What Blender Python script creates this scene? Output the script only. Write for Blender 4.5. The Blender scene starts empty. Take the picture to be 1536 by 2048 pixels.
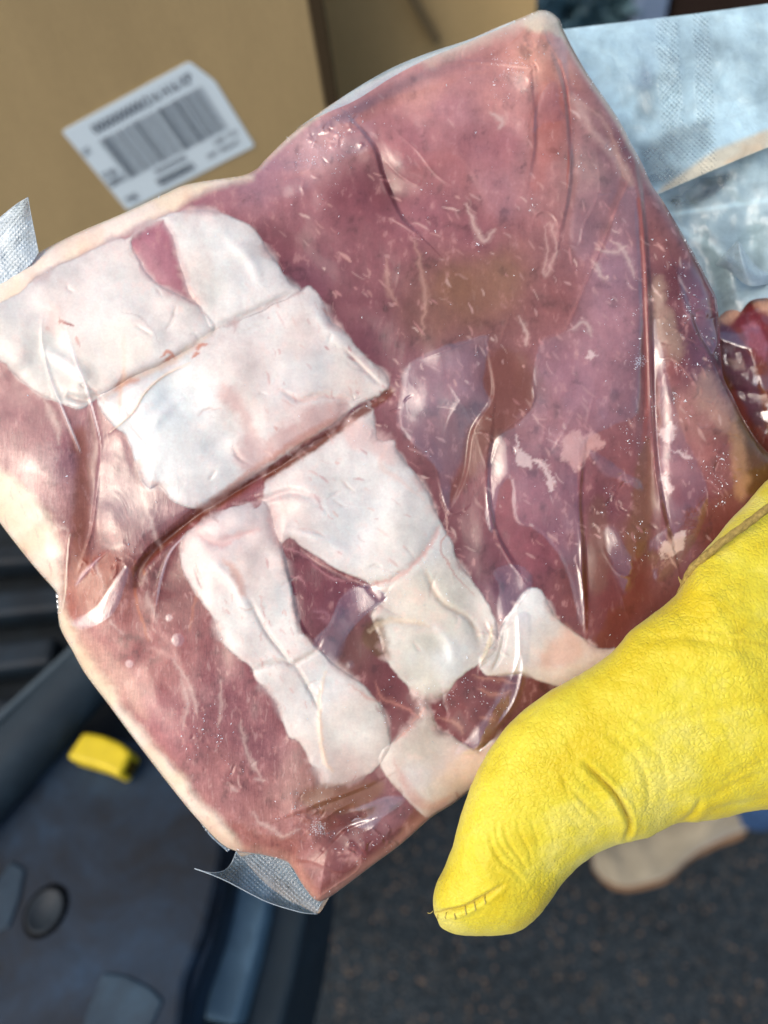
import bpy, bmesh, math, random
import numpy as np
from mathutils import Vector, Matrix, Quaternion
random.seed(7)
R = math.radians
sc = bpy.context.scene
C = sc.collection

# ------------------------------------------------------------------ camera
FPX = 1547.0                                   # focal length in photo pixels (1536 x 2048)
EYE = np.array([0.0, 0.0, 1.5])
_up = np.array([-196.0, 1056.0, 1547.0]); _up /= np.linalg.norm(_up)      # world up, in camera axes
_y = np.array([0, 0, -1.0]) + _up * _up[2]; _y /= np.linalg.norm(_y)
_x = np.cross(_y, _up)
MW = np.array([_x, _y, _up])                   # camera axes -> world
cam_d = bpy.data.cameras.new('camera')
cam = bpy.data.objects.new('camera', cam_d); C.objects.link(cam)
M4 = Matrix([[*MW[0], EYE[0]], [*MW[1], EYE[1]], [*MW[2], EYE[2]], [0, 0, 0, 1]])
cam.matrix_world = M4
cam_d.sensor_fit = 'VERTICAL'
cam_d.sensor_height = 6.76
cam_d.lens = 6.76 * FPX / 2048
cam_d.clip_start = 0.01; cam_d.clip_end = 400
cam_d.dof.use_dof = True
cam_d.dof.focus_distance = 0.272
cam_d.dof.aperture_fstop = 1.05
sc.camera = cam

# ------------------------------------------------------------------ light
SUN_EL, SUN_AZ = R(50), R(-120)
world = bpy.data.worlds.new("World"); sc.world = world; world.use_nodes = True
wn = world.node_tree
bg = wn.nodes['Background']
sky = wn.nodes.new('ShaderNodeTexSky'); sky.sky_type = 'NISHITA'; sky.sun_disc = False
sky.sun_elevation = SUN_EL; sky.sun_rotation = SUN_AZ
sky.air_density = 1.0; sky.dust_density = 4.5; sky.ozone_density = 1.0
wn.links.new(sky.outputs[0], bg.inputs[0]); bg.inputs[1].default_value = 0.15
sd = bpy.data.lights.new('sun', 'SUN'); sd.energy = .55; sd.angle = R(60); sd.color = (1, .93, .84)
so = bpy.data.objects.new('sun', sd); C.objects.link(so)
sdir = Vector((math.sin(SUN_AZ) * math.cos(SUN_EL), math.cos(SUN_AZ) * math.cos(SUN_EL), math.sin(SUN_EL)))
so.rotation_euler = (-sdir).to_track_quat('-Z', 'Y').to_euler(); so.location = (0, 0, 6)
sc.view_settings.view_transform = 'Standard'; sc.view_settings.look = 'None'
sc.view_settings.gamma = 1; sc.view_settings.exposure = 0.42
sc.render.engine = 'CYCLES'
sc.cycles.max_bounces = 8; sc.cycles.transparent_max_bounces = 12
sc.cycles.caustics_reflective = False; sc.cycles.caustics_refractive = False
sc.cycles.use_denoising = True

# ------------------------------------------------------------------ geometry helpers
def rays(u, v):
    """camera ray per photo pixel, scaled to one unit of depth, world axes"""
    u = np.asarray(u, float); v = np.asarray(v, float)
    d = np.stack([(u - 768) / FPX, -(v - 1024) / FPX, -np.ones_like(u)], -1)
    return d @ MW.T
def at_depth(u, v, d):
    return EYE + rays(u, v) * np.asarray(d, float)[..., None]
def on_plane(u, v, p0, n):
    r = rays(u, v); t = ((np.asarray(p0) - EYE) @ np.asarray(n)) / (r @ np.asarray(n))
    return EYE + r * t[..., None]
def on_z(u, v, z):
    return on_plane(u, v, (0, 0, z), (0, 0, 1.0))
# plane of the held pack: faces the eye, upper edge a little farther away
PN = MW @ np.array([0.02, 0.09, 1.0]); PN /= np.linalg.norm(PN)
PC = EYE + MW @ np.array([0, 0, -0.28])
def on_pack(u, v, h):                          # h: metres in front of the pack's middle plane
    r = rays(u, v); t = ((PC - EYE) @ PN + np.asarray(h)) / (r @ PN)
    return EYE + r * t[..., None]

def s2l(c):
    c = np.asarray(c, float) / 255.0
    return np.where(c <= 0.04045, c / 12.92, ((c + 0.055) / 1.055) ** 2.4)
def catmull(P, n=8, closed=False):
    P = np.asarray(P, float); N = len(P); out = []
    rng_ = range(N if closed else N - 1)
    for i in rng_:
        p1 = P[i]; p2 = P[(i + 1) % N]
        p0 = P[i - 1] if (closed or i > 0) else 2 * p1 - p2
        p3 = P[(i + 2) % N] if (closed or i + 2 < N) else 2 * p2 - p1
        for k in range(n):
            t = k / n
            out.append(.5 * ((2 * p1) + (-p0 + p2) * t + (2 * p0 - 5 * p1 + 4 * p2 - p3) * t * t + (-p0 + 3 * p1 - 3 * p2 + p3) * t ** 3))
    if not closed: out.append(P[-1])
    return np.array(out)
_rs = np.random.RandomState(11)
_LAT = _rs.rand(64, 256, 256).astype(np.float32)
def vnoise(x, y, seed=0):
    L = _LAT[seed % 64]
    xi = np.floor(x).astype(int); yi = np.floor(y).astype(int)
    fx = x - xi; fy = y - yi
    fx = fx * fx * fx * (fx * (fx * 6 - 15) + 10); fy = fy * fy * fy * (fy * (fy * 6 - 15) + 10)
    a = L[yi & 255, xi & 255]; b = L[yi & 255, (xi + 1) & 255]
    c = L[(yi + 1) & 255, xi & 255]; d = L[(yi + 1) & 255, (xi + 1) & 255]
    return (a * (1 - fx) + b * fx) * (1 - fy) + (c * (1 - fx) + d * fx) * fy
def fbm(x, y, s, o=4, seed=0, g=.5):
    r = 0; a = 1; t = 0
    for k in range(o):
        r = r + a * vnoise(x / s * 2 ** k + 17.3 * k, y / s * 2 ** k + 5.1 * k, seed + k); t += a; a *= g
    return r / t * 2 - 1
def sm(x, a, b):
    t = np.clip((x - a) / (b - a), 0, 1); return t * t * (3 - 2 * t)

def link(o, parent=None):
    C.objects.link(o)
    if parent is not None:
        o.parent = parent; o.matrix_parent_inverse = parent.matrix_basis.inverted()
    return o
def thing(name, label, cat, loc=(0, 0, 0), group=None):
    o = bpy.data.objects.new(name, None); o.empty_display_size = .02; o.location = [float(q) for q in loc]
    C.objects.link(o); o['label'] = label; o['category'] = cat
    if group: o['group'] = group
    return o
def mesh_np(name, V, F, mat, parent=None, smooth=True, normals=None, attrs=None, uv=None):
    V = np.asarray(V, np.float32); F = np.asarray(F, np.int32)
    me = bpy.data.meshes.new(name); k = F.shape[1]
    me.vertices.add(len(V)); me.vertices.foreach_set('co', V.ravel())
    me.loops.add(F.size); me.loops.foreach_set('vertex_index', F.ravel())
    me.polygons.add(len(F)); me.polygons.foreach_set('loop_start', np.arange(0, F.size, k, dtype=np.int32))
    try: me.polygons.foreach_set('loop_total', np.full(len(F), k, np.int32))
    except Exception: pass
    me.update(calc_edges=True); me.validate()
    me.polygons.foreach_set('use_smooth', np.full(len(me.polygons), smooth))
    for an, A in (attrs or {}).items():
        at = me.color_attributes.new(an, 'FLOAT_COLOR', 'POINT')
        at.data.foreach_set('color', np.asarray(A, np.float32).ravel())
    if uv is not None:
        l = me.uv_layers.new(name='uv'); l.data.foreach_set('uv', np.asarray(uv, np.float32)[F.ravel()].ravel())
    if normals is not None and len(me.polygons) == len(F):
        me.normals_split_custom_set_from_vertices(np.asarray(normals, np.float32))
    if mat: me.materials.append(mat)
    o = bpy.data.objects.new(name, me)
    return link(o, parent)
def mesh_py(name, V, F, mat, parent=None, smooth=False, bevel=0, seg=2):
    me = bpy.data.meshes.new(name); me.from_pydata([tuple(map(float, v)) for v in V], [], [tuple(map(int, f)) for f in F]); me.update()
    bm = bmesh.new(); bm.from_mesh(me)
    bmesh.ops.recalc_face_normals(bm, faces=bm.faces)
    if bevel: bmesh.ops.bevel(bm, geom=bm.edges[:], offset=bevel, segments=seg, affect='EDGES', profile=.5)
    bm.to_mesh(me); bm.free()
    for p in me.polygons: p.use_smooth = smooth
    if mat: me.materials.append(mat)
    return link(bpy.data.objects.new(name, me), parent)
def grid_faces(nr, nc, wrap=False):
    i = np.arange(nr - 1)[:, None]; j = np.arange(nc if wrap else nc - 1)[None, :]
    a = i * nc + j; b = i * nc + (j + 1) % nc; c = b + nc; d = a + nc
    return np.stack([a, b, c, d], -1).reshape(-1, 4)
def prism(name, top, z0, mat, parent=None, bevel=.004, seg=2):
    """polygon of world points (a flat top), walls down to height z0"""
    top = np.asarray(top); n = len(top); bot = top.copy(); bot[:, 2] = z0
    F = [list(range(n)), list(range(2 * n - 1, n - 1, -1))] + [[i, (i + 1) % n, (i + 1) % n + n, i + n] for i in range(n)]
    return mesh_py(name, np.vstack([top, bot]), F, mat, parent, bevel=bevel, seg=seg)
def block(name, c, ax, mat, parent=None, bevel=.002, seg=2):
    """box: centre c, three half-axis vectors"""
    c = np.asarray(c, float); ax = [np.asarray(a, float) for a in ax]
    V = [c + i * ax[0] + j * ax[1] + k * ax[2] for k in (-1, 1) for j in (-1, 1) for i in (-1, 1)]
    F = [(0, 1, 3, 2), (4, 6, 7, 5), (0, 4, 5, 1), (2, 3, 7, 6), (0, 2, 6, 4), (1, 5, 7, 3)]
    return mesh_py(name, V, F, mat, parent, bevel=bevel, seg=seg)
def tube(name, P, rad, mat, parent=None, n=12, cap=True, wob=0):
    P = np.asarray(P, float); N = len(P); rad = np.broadcast_to(rad, N)
    T = np.gradient(P, axis=0); T /= np.linalg.norm(T, axis=1)[:, None] + 1e-12
    nrm = np.cross(T[0], [0.3, .5, .8]); nrm /= np.linalg.norm(nrm); V = []
    for i in range(N):
        nrm = nrm - T[i] * (nrm @ T[i]); nrm /= np.linalg.norm(nrm); b = np.cross(T[i], nrm)
        for k in range(n):
            a = 2 * math.pi * k / n; r = rad[i] * (1 + wob * math.sin(3 * a + i * .55) + wob * random.uniform(-.5, .5))
            V.append(P[i] + r * (math.cos(a) * nrm + math.sin(a) * b))
    V += [P[0], P[-1]]
    F = [tuple(f) for f in grid_faces(N, n, True)]
    for k in range(n):
        F.append((N * n, (k + 1) % n, k)); F.append((N * n + 1, (N - 1) * n + k, (N - 1) * n + (k + 1) % n))
    return mesh_py(name, V, F, mat, parent, smooth=True)

# ------------------------------------------------------------------ materials
class NT:
    def __init__(s, name):
        s.m = bpy.data.materials.new(name); s.m.use_nodes = True; s.t = s.m.node_tree
        s.p = s.t.nodes['Principled BSDF']; s.out = s.t.nodes['Material Output']
    def n(s, kind, ins=None, **kw):
        nd = s.t.nodes.new('ShaderNode' + kind)
        for k, v in kw.items(): setattr(nd, k, v)
        for k, v in (ins or {}).items(): s.set(nd, k, v)
        return nd
    def set(s, nd, k, v):
        i = nd.inputs[k]
        if isinstance(v, bpy.types.NodeSocket): s.t.links.new(v, i)
        elif isinstance(v, bpy.types.Node): s.t.links.new(v.outputs[0], i)
        else: i.default_value = v
    def math(s, op, a, b=None, c=None, clamp=False):
        nd = s.n('Math', operation=op, use_clamp=clamp)
        for k, q in enumerate((a, b, c)):
            if q is not None: s.set(nd, k, q)
        return nd.outputs[0]
    def mix(s, f, a, b, mode='MIX'):
        nd = s.n('Mix', data_type='RGBA', blend_type=mode)
        s.set(nd, 0, f); s.set(nd, 6, a); s.set(nd, 7, b); return nd.outputs[2]
    def ramp(s, f, stops):
        nd = s.n('ValToRGB'); s.set(nd, 0, f); r = nd.color_ramp
        while len(r.elements) < len(stops): r.elements.new(.5)
        for e, (p, c) in zip(r.elements, stops):
            e.position = p; e.color = (*c, 1) if not np.isscalar(c) else (c, c, c, 1)
        return nd.outputs[0]
    def noise(s, vec, scale, detail=4, rough=.55, dist=0):
        return s.n('TexNoise', {'Vector': vec, 'Scale': scale, 'Detail': detail, 'Roughness': rough, 'Distortion': dist}).outputs[0]
    def bump(s, h, strength, dist, normal=None):
        nd = s.n('Bump', {'Height': h, 'Strength': strength, 'Distance': dist})
        if normal is not None: s.set(nd, 'Normal', normal)
        return nd.outputs[0]
    def P(s, **kw):
        for k, v in kw.items():
            k = k.replace('_', ' ')
            s.set(s.p, k, v)
def c4(*c): return (*[float(x) for x in s2l(c)], 1)

def simple(name, col, rough=.6, spec=.5, var=.15, scale=12, bumpd=0, bscale=300, **kw):
    t = NT(name); g = t.n('TexCoord').outputs['Object']
    base = c4(*col); f = t.noise(g, scale, 5, .6)
    lo = tuple(x * (1 - var) for x in base[:3]); hi = tuple(min(1, x * (1 + var)) for x in base[:3])
    t.P(Base_Color=t.ramp(f, [(.3, lo), (.7, hi)]), Roughness=rough, Specular_IOR_Level=spec)
    if bumpd: t.P(Normal=t.bump(t.noise(g, bscale, 4, .6), 1.0, bumpd))
    for k, v in kw.items(): t.set(t.p, k, v)
    return t.m

def meat_material(name, coat=1.0):
    t = NT(name)
    col = t.n('Attribute', attribute_name='Col').outputs['Color']
    sep = t.n('SeparateColor', {0: t.n('Attribute', attribute_name='Msk').outputs['Color']})
    lift, frost, lean = sep.outputs[0], sep.outputs[1], sep.outputs[2]
    uv = t.n('UVMap').outputs[0]
    # muscle fibres: stretched noise, fine mottling
    mp = t.n('Mapping', {'Vector': uv, 'Rotation': (0, 0, R(-28)), 'Scale': (260, 38, 1)}).outputs[0]
    fib = t.noise(mp, 1, 4, .65, .6)
    mott = t.noise(uv, 42, 6, .68, .4)
    fine = t.noise(uv, 190, 4, .6)
    k = t.math('ADD', t.math('MULTIPLY', t.math('SUBTRACT', fib, .5), t.math('MULTIPLY', lean, .75)),
               t.math('MULTIPLY', t.math('SUBTRACT', mott, .5), t.math('MULTIPLY_ADD', lean, .5, .30)))
    k = t.math('ADD', k, t.math('MULTIPLY', t.math('SUBTRACT', fine, .5), t.math('MULTIPLY_ADD', lean, .25, .20)))
    bright = t.n('MixRGB', {0: 1.0, 1: col}, blend_type='MULTIPLY')
    kk = t.math('ADD', k, 1.0)
    cc = t.n('CombineColor', {0: kk, 1: t.math('MULTIPLY_ADD', k, 1.25, 1.0), 2: t.math('MULTIPLY_ADD', k, 1.15, 1.0)})
    t.set(bright, 2, cc.outputs[0]); base = bright.outputs[0]
    # pale fat specks in the lean
    sp = t.noise(t.n('Mapping', {'Vector': uv, 'Rotation': (0, 0, R(-24)), 'Scale': (95, 36, 1)}).outputs[0], 1, 3, .5, .5)
    sp = t.math('MULTIPLY', t.ramp(sp, [(.60, 0.0), (.74, 1.0)]), t.math('MULTIPLY', lean, .34))
    base = t.mix(sp, base, c4(214, 178, 168))
    # frost: rime on the inside of the film
    fr = t.noise(uv, 330, 3, .7)
    fr2 = t.noise(uv, 60, 4, .6)
    thr = t.math('MULTIPLY_ADD', frost, -.30, .88)
    fm = t.math('MULTIPLY', t.math('SUBTRACT', t.math('MULTIPLY_ADD', fr2, .25, t.math('MULTIPLY', fr, .8)), thr), 9, clamp=True)
    fm = t.math('MULTIPLY', fm, .8)
    base = t.mix(fm, base, (.80, .84, .88, 1))
    t.P(Base_Color=base, Roughness=.55, Specular_IOR_Level=.2)
    t.P(Subsurface_Weight=.4, Subsurface_Scale=.0035)
    t.p.inputs['Subsurface Radius'].default_value = (1, .45, .35)
    nb = t.bump(t.math('ADD', t.math('MULTIPLY', t.math('MULTIPLY', fib, lean), .5), t.math('MULTIPLY', fine, .12)), .55, .0004)
    t.P(Normal=nb)
    # the film drawn tight over it; where it stands off, its inner faces reflect too
    ior = t.math('MULTIPLY_ADD', lift, 1.15, 1.44)
    wr = t.noise(t.n('Mapping', {'Vector': uv, 'Scale': (9, 6, 1), 'Rotation': (0, 0, .7)}).outputs[0], 1, 5, .6, 1.2)
    wr2 = t.noise(uv, 140, 3, .55)
    fac = t.n('TexVoronoi', {'Vector': t.n('VectorMath', {0: t.n('Mapping', {'Vector': uv, 'Rotation': (0, 0, R(20)), 'Scale': (15, 7, 1)}).outputs[0], 1: t.n('TexNoise', {'Vector': uv, 'Scale': 7.0, 'Detail': 3.0}).outputs[1]}, operation='ADD').outputs[0], 'Scale': 1.0}, feature='F1').outputs[0]
    cb = t.bump(t.math('ADD', t.math('MULTIPLY_ADD', fac, .55, t.math('MULTIPLY', wr, .9)), t.math('MULTIPLY', wr2, .015)), .5, .0009)
    t.P(Coat_Weight=coat, Coat_IOR=ior, Coat_Normal=cb)
    t.P(Coat_Roughness=t.math('MULTIPLY_ADD', t.noise(uv, 25, 5, .7), .16, .03))
    return t.m
M_MEAT = meat_material('vacuum_packed_meat')

def film_material(name, tr=.55, milk=(.78, .86, .90), emboss=0, rough=.16):
    t = NT(name); uv = t.n('UVMap').outputs[0]
    sep = t.n('SeparateColor', {0: t.n('Attribute', attribute_name='Msk').outputs['Color']})
    thin = t.n('Attribute', attribute_name='Col').outputs['Color']
    cloud = t.noise(uv, 14, 6, .65, .8)
    h = t.math('ADD', t.noise(uv, 36, 5, .65, .6), t.math('MULTIPLY', t.noise(uv, 130, 4, .7), .35))
    # embossed air channels: a fine diamond net
    w1 = t.n('TexWave', {'Vector': t.n('Mapping', {'Vector': uv, 'Rotation': (0, 0, R(40))}).outputs[0], 'Scale': 42.0, 'Distortion': .6, 'Detail': 1.0}).outputs[1]
    w2 = t.n('TexWave', {'Vector': t.n('Mapping', {'Vector': uv, 'Rotation': (0, 0, R(-48))}).outputs[0], 'Scale': 42.0, 'Distortion': .6, 'Detail': 1.0}).outputs[1]
    net = t.math('MULTIPLY', t.math('MULTIPLY', t.math('MULTIPLY', w1, w2), t.ramp(t.noise(uv, 40, 4, .6), [(.35, .15), (.62, 1.0)])), sep.outputs[2])
    nb = t.bump(t.math('ADD', h, t.math('MULTIPLY', net, 1.3)), .8, .0009)
    op = t.math('ADD', sep.outputs[0], t.math('MULTIPLY', t.math('SUBTRACT', cloud, .5), .75))
    op = t.math('ADD', op, t.math('MULTIPLY', net, .22))
    spk = t.ramp(t.noise(uv, 260, 2, .6), [(.69, 0.0), (.75, 1.0)])
    op = t.math('ADD', op, t.math('MULTIPLY', spk, t.math('MULTIPLY', sep.outputs[1], .8)), clamp=True)
    dif = t.n('BsdfDiffuse', {'Color': thin, 'Normal': nb})
    trl = t.n('BsdfTranslucent', {'Color': thin, 'Normal': nb})
    body = t.n('MixShader', {0: .12, 1: dif.outputs[0], 2: trl.outputs[0]})
    trn = t.n('BsdfTransparent', {'Color': (.93, .96, .97, 1)})
    m1 = t.n('MixShader', {0: op, 1: trn.outputs[0], 2: body.outputs[0]})
    gl = t.n('BsdfGlossy', {'Color': (1, 1, 1, 1), 'Roughness': rough, 'Normal': nb})
    fr = t.n('Fresnel', {'IOR': 1.75, 'Normal': nb})
    m2 = t.n('MixShader', {0: fr.outputs[0], 1: m1.outputs[0], 2: gl.outputs[0]})
    t.t.links.new(m2.outputs[0], t.out.inputs[0])
    return t.m
M_FILM = film_material('frosted_film')

# ------------------------------------------------------------------ the meat, laid out over its own plane
PXR = PXL = None
STEP = 2.4
X0, X1, Y0, Y1 = -150, 1660, 8, 1836
gx = np.arange(X0, X1, STEP); gy = np.arange(Y0, Y1, STEP)
U, V = np.meshgrid(gx, gy)
def window(P, m):
    a = np.asarray(P, float)
    i0 = max(0, int((a[:, 1].min() - m - Y0) / STEP)); i1 = min(len(gy), int((a[:, 1].max() + m - Y0) / STEP) + 2)
    j0 = max(0, int((a[:, 0].min() - m - X0) / STEP)); j1 = min(len(gx), int((a[:, 0].max() + m - X0) / STEP) + 2)
    return slice(i0, max(i0, i1)), slice(j0, max(j0, j1))
def sdf_poly(P, u, v, near=False):
    """signed distance (inside +) and, if asked, nearest boundary point"""
    P = np.asarray(P, float); Q = np.roll(P, -1, 0)
    d2 = np.full(u.shape, 1e12); ins = np.zeros(u.shape, bool)
    if near: nx = np.zeros(u.shape); ny = np.zeros(u.shape)
    for a, b in zip(P, Q):
        e = b - a; L = e @ e + 1e-9
        t = np.clip(((u - a[0]) * e[0] + (v - a[1]) * e[1]) / L, 0, 1)
        px = a[0] + t * e[0]; py = a[1] + t * e[1]
        dd = (u - px) ** 2 + (v - py) ** 2
        if near:
            k = dd < d2; nx[k] = px[k]; ny[k] = py[k]
        d2 = np.minimum(d2, dd)
        c = ((a[1] > v) != (b[1] > v))
        if c.any() and abs(e[1]) > 1e-9:
            xi = a[0] + (v - a[1]) * e[0] / e[1]; ins ^= c & (u < xi)
    s = np.where(ins, 1, -1) * np.sqrt(d2)
    return (s, nx, ny) if near else s
def dist_line(P, u, v):
    P = np.asarray(P, float); d2 = np.full(u.shape, 1e12); tt = np.zeros(u.shape)
    n = len(P) - 1
    for i in range(n):
        a, b = P[i], P[i + 1]; e = b - a; L = e @ e + 1e-9
        t = np.clip(((u - a[0]) * e[0] + (v - a[1]) * e[1]) / L, 0, 1)
        dd = (u - a[0] - t * e[0]) ** 2 + (v - a[1] - t * e[1]) ** 2
        k = dd < d2; tt[k] = ((i + t) / n)[k]; d2 = np.minimum(d2, dd)
    return np.sqrt(d2), tt
def crop(pts, ox, oy, s): return [(ox + x / s, oy + y / s) for x, y in pts]

OUT = [(1085,20),(1116,36),(1126,58),(1150,105),(1178,152),(1215,205),(1245,252),(1264,290),(1282,322),(1303,368),(1326,402),(1346,436),(1368,473),(1398,526),(1420,570),(1433,598),(1438,650),(1442,715),(1448,758),(1467,795),(1485,834),(1514,880),(1540,908),(1585,950),(1625,1030),(1618,1130),(1560,1230),(1450,1330),(1290,1440),(1130,1520),(1010,1560),(948,1577),(905,1607),(862,1634),(806,1684),(746,1729),(700,1764),(655,1796),(632,1800),(606,1770),(585,1735),(568,1720),(520,1708),(455,1695),(400,1643),(345,1577),(260,1466),(215,1405),(170,1345),(145,1300),(120,1252),(116,1200),(112,1182),(65,1128),(0,1045),(-60,960),(-110,850),(-122,740),(-100,650),(-50,595),(0,558),(75,507),(150,468),(250,425),(325,390),(370,370),(425,360),(480,352),(510,340),(530,320),(560,290),(600,254),(650,217),(700,186),(768,149),(850,113),(923,87),(981,60),(1036,38)]
OUTS = catmull(OUT, 5, True)
sd0, NX, NY = sdf_poly(OUTS, U, V, True)

LEANC = [(60,860,150,95,95),(130,900,145,88,92),(250,1000,122,78,84),(200,1090,150,90,80),(330,1150,120,56,52),(60,955,195,150,140),(180,1180,160,95,72),(200,1300,165,95,85),(300,1330,150,75,70),(330,1450,160,90,90),(450,1400,140,78,80),(500,1500,138,78,80),(450,1550,162,98,92),(560,1640,158,98,88),(640,1600,125,75,58),(700,1640,108,52,48),(760,1640,122,70,72),(600,1700,150,85,75),(720,1710,118,56,56),(680,1200,112,52,62),(640,1180,108,42,52),(720,1290,103,55,46),(800,1330,115,54,54),(900,1420,112,46,42),(960,1400,108,52,52),(1000,1440,108,56,52),
(320,500,165,100,112),(560,480,122,62,67),(620,560,117,62,72),(700,600,118,62,67),(600,400,148,88,93),(520,370,155,102,108),(640,300,185,135,132),(700,400,133,68,73),(760,380,108,48,53),(820,270,165,95,95),(850,180,192,130,118),(900,220,172,110,110),(930,300,155,88,88),(1000,200,182,118,108),(1000,300,160,93,93),(1090,130,200,140,118),(1110,220,160,90,80),(1080,330,162,105,100),(1180,250,150,100,93),(1170,330,148,108,100),(1220,300,115,66,70),(1200,430,135,88,88),(760,500,128,68,73),(850,430,143,82,88),(950,470,138,78,82),(1000,400,158,98,98),(920,580,122,78,52),(1000,560,128,84,62),(850,640,118,72,62),(1100,600,128,72,68),(750,680,113,58,66),(820,760,128,76,82),(900,760,138,88,94),(960,860,112,66,54),(1010,760,112,62,56),(1150,760,156,100,106),(1220,650,162,105,108),(1220,530,146,98,105),(1100,870,150,92,92),(1050,1000,142,76,82),(1060,1100,128,62,70),(1150,950,127,66,72),(1200,1000,106,50,56),(1250,950,128,68,66),(900,1080,108,57,60),(960,1120,112,62,68),(1000,1180,100,56,72),(1180,1150,108,52,46),(1230,1200,110,46,40),(1280,1080,112,60,48),(1300,1000,112,62,60),(1350,930,148,90,90),(1380,1000,122,56,56),(1350,1100,110,64,74),(1420,1050,110,46,40),(1440,900,138,77,70),(1400,830,152,100,90),(1340,480,128,76,72),(1350,560,92,42,46),(1400,600,116,60,70),(1350,650,98,52,56),(1400,700,100,60,76),(1340,720,122,60,56),(1450,740,86,50,66),(1505,885,88,58,26),(1482,850,108,60,34),(1600,1050,90,45,35),(1450,1250,110,50,45)]
FATC = [(100,600,214,202,196),(200,620,222,213,206),(300,650,215,206,200),(100,700,204,198,188),(220,700,214,206,196),(160,770,195,184,172),(450,500,216,213,208),(400,560,205,199,190),(500,600,221,212,206),(620,680,219,206,198),(560,760,221,206,200),(700,740,214,198,187),(400,780,215,216,213),(330,820,203,213,216),(300,900,202,208,210),(400,900,212,208,205),(480,800,208,188,178),(600,830,216,190,182),(640,950,210,200,194),(740,950,216,209,205),(700,1040,216,211,208),(800,1100,208,199,190),(560,1030,205,174,168),(450,1070,214,182,179),(480,1150,214,188,178),(460,1230,212,205,197),(540,1250,215,205,197),(560,1350,212,205,197),(640,1370,210,205,200),(700,1450,216,206,192),(680,1530,205,174,158),(850,1200,204,194,172),(860,1280,199,191,171),(900,1320,206,205,199),(840,1370,195,184,162),(1060,1200,216,216,215),(1050,1280,210,194,183),(1110,1300,216,190,173),(980,1320,215,194,176),(850,1500,194,173,150),(870,1560,205,174,161),(930,1540,215,176,160),(1180,1320,214,182,158),
(-60,750,214,200,190)]
def idw(ctrl, u, v, p=3.2):
    a = np.array(ctrl, float); c = s2l(a[:, 2:])
    wsum = np.zeros(u.shape); out = np.zeros(u.shape + (3,))
    for (x, y), cc in zip(a[:, :2], c):
        w = 1.0 / (((u - x) ** 2 + (v - y) ** 2 + 350.) ** (p / 2)); wsum += w; out += w[..., None] * cc
    return out / wsum[..., None]
wu = fbm(U, V, 90, 4, 1); wv = fbm(U, V, 90, 4, 6)
ru = fbm(U, V, 16, 4, 12, .65); rv = fbm(U, V, 16, 4, 18, .65)
UW = U + wu * 16 + ru * 3; VW = V + wv * 16 + rv * 3
col = idw(LEANC, UW, VW) * np.array([1.13, 1.13, 1.14])
_m1 = fbm(U + V * .3, V - U * .3, 30, 5, 19, .62); _m2 = fbm(U * 1.6, V * .8, 22, 4, 47, .6)
col = col * (1 + .20 * _m1 + .14 * _m2)[..., None]
col = col + (s2l((196, 142, 134)) - col) * (sm(_m2 + .6 * _m1, .34, .8) * .38)[..., None]
col = col * (1 - sm(-_m1 - .3 * _m2, .25, .7) * .25)[..., None]
col = col + (col @ np.array([.3, .55, .15]))[..., None] * .17 - col * .16
lean = np.ones(U.shape)
fatcol = idw(FATC, UW, VW); fatcol = fatcol + (fatcol.mean(-1, keepdims=True) - fatcol) * .42; fatcol = fatcol * np.array([1.07, 1.08, 1.05])
H = np.zeros(U.shape)                          # millimetres
lift = np.zeros(U.shape); frost = np.zeros(U.shape)

FAT = {
 'a': [(350,432),(318,436),(262,474),(232,480),(160,510),(84,552),(20,596),(-60,640),(-100,720),(-70,760),(0,722),(30,752),(46,766),(100,796),(132,812),(160,820),(196,802),(212,792),(250,768),(300,742),(345,722),(392,690),(430,660),(408,625),(396,606),(362,592),(300,552),(276,522),(262,482),(300,447),(324,440)],
 'b': [(326,440),(348,426),(420,424),(470,438),(512,458),(530,495),(546,520),(574,560),(600,578),(560,600),(500,628),(430,660),(408,628),(394,600),(384,588),(366,530),(346,470)],
 'c': [(600,578),(620,570),(650,600),(665,640),(700,670),(740,715),(766,745),(777,780),(758,796),(732,806),(704,822),(640,868),(560,915),(482,965),(424,1008),(386,1016),(355,1010),(332,984),(318,968),(304,976),(288,964),(276,936),(266,900),(252,868),(236,854),(206,822),(198,802),(212,792),(250,768),(300,742),(345,722),(392,690),(430,660),(500,628),(560,600)],
 'd': [(520,1000),(506,985),(524,962),(552,938),(600,905),(642,880),(690,858),(702,832),(738,814),(748,842),(760,876),(792,880),(800,904),(850,970),(870,1010),(886,1060),(900,1085),(910,1122),(950,1170),(976,1210),(990,1258),(988,1300),(962,1322),(932,1352),(900,1382),(858,1400),(836,1394),(800,1370),(776,1340),(766,1300),(756,1262),(744,1240),(750,1222),(772,1196),(750,1177),(700,1152),(640,1122),(604,1098),(578,1076),(556,1086),(540,1040)],
 'e': [(520,1000),(540,1040),(556,1086),(575,1130),(590,1200),(600,1250),(620,1280),(640,1302),(680,1340),(730,1375),(762,1410),(782,1480),(770,1512),(740,1542),(700,1566),(652,1572),(640,1550),(620,1520),(600,1482),(574,1470),(560,1430),(540,1390),(510,1362),(500,1335),(470,1312),(440,1290),(430,1250),(410,1210),(386,1170),(366,1132),(360,1100),(372,1068),(420,1030),(470,1008)],
 'f': [(1060,1174),(1086,1180),(1110,1230),(1150,1270),(1200,1300),(1240,1300),(1240,1360),(1140,1372),(1090,1362),(1040,1346),(1000,1352),(966,1346),(958,1310),(984,1290),(1002,1250),(1030,1210)],
 'g': [(852,1408),(870,1460),(900,1470),(930,1492),(960,1500),(1000,1470),(1060,1480),(1040,1560),(930,1584),(862,1632),(830,1612),(790,1572),(766,1542),(756,1515),(790,1480),(830,1450)]}
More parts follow.
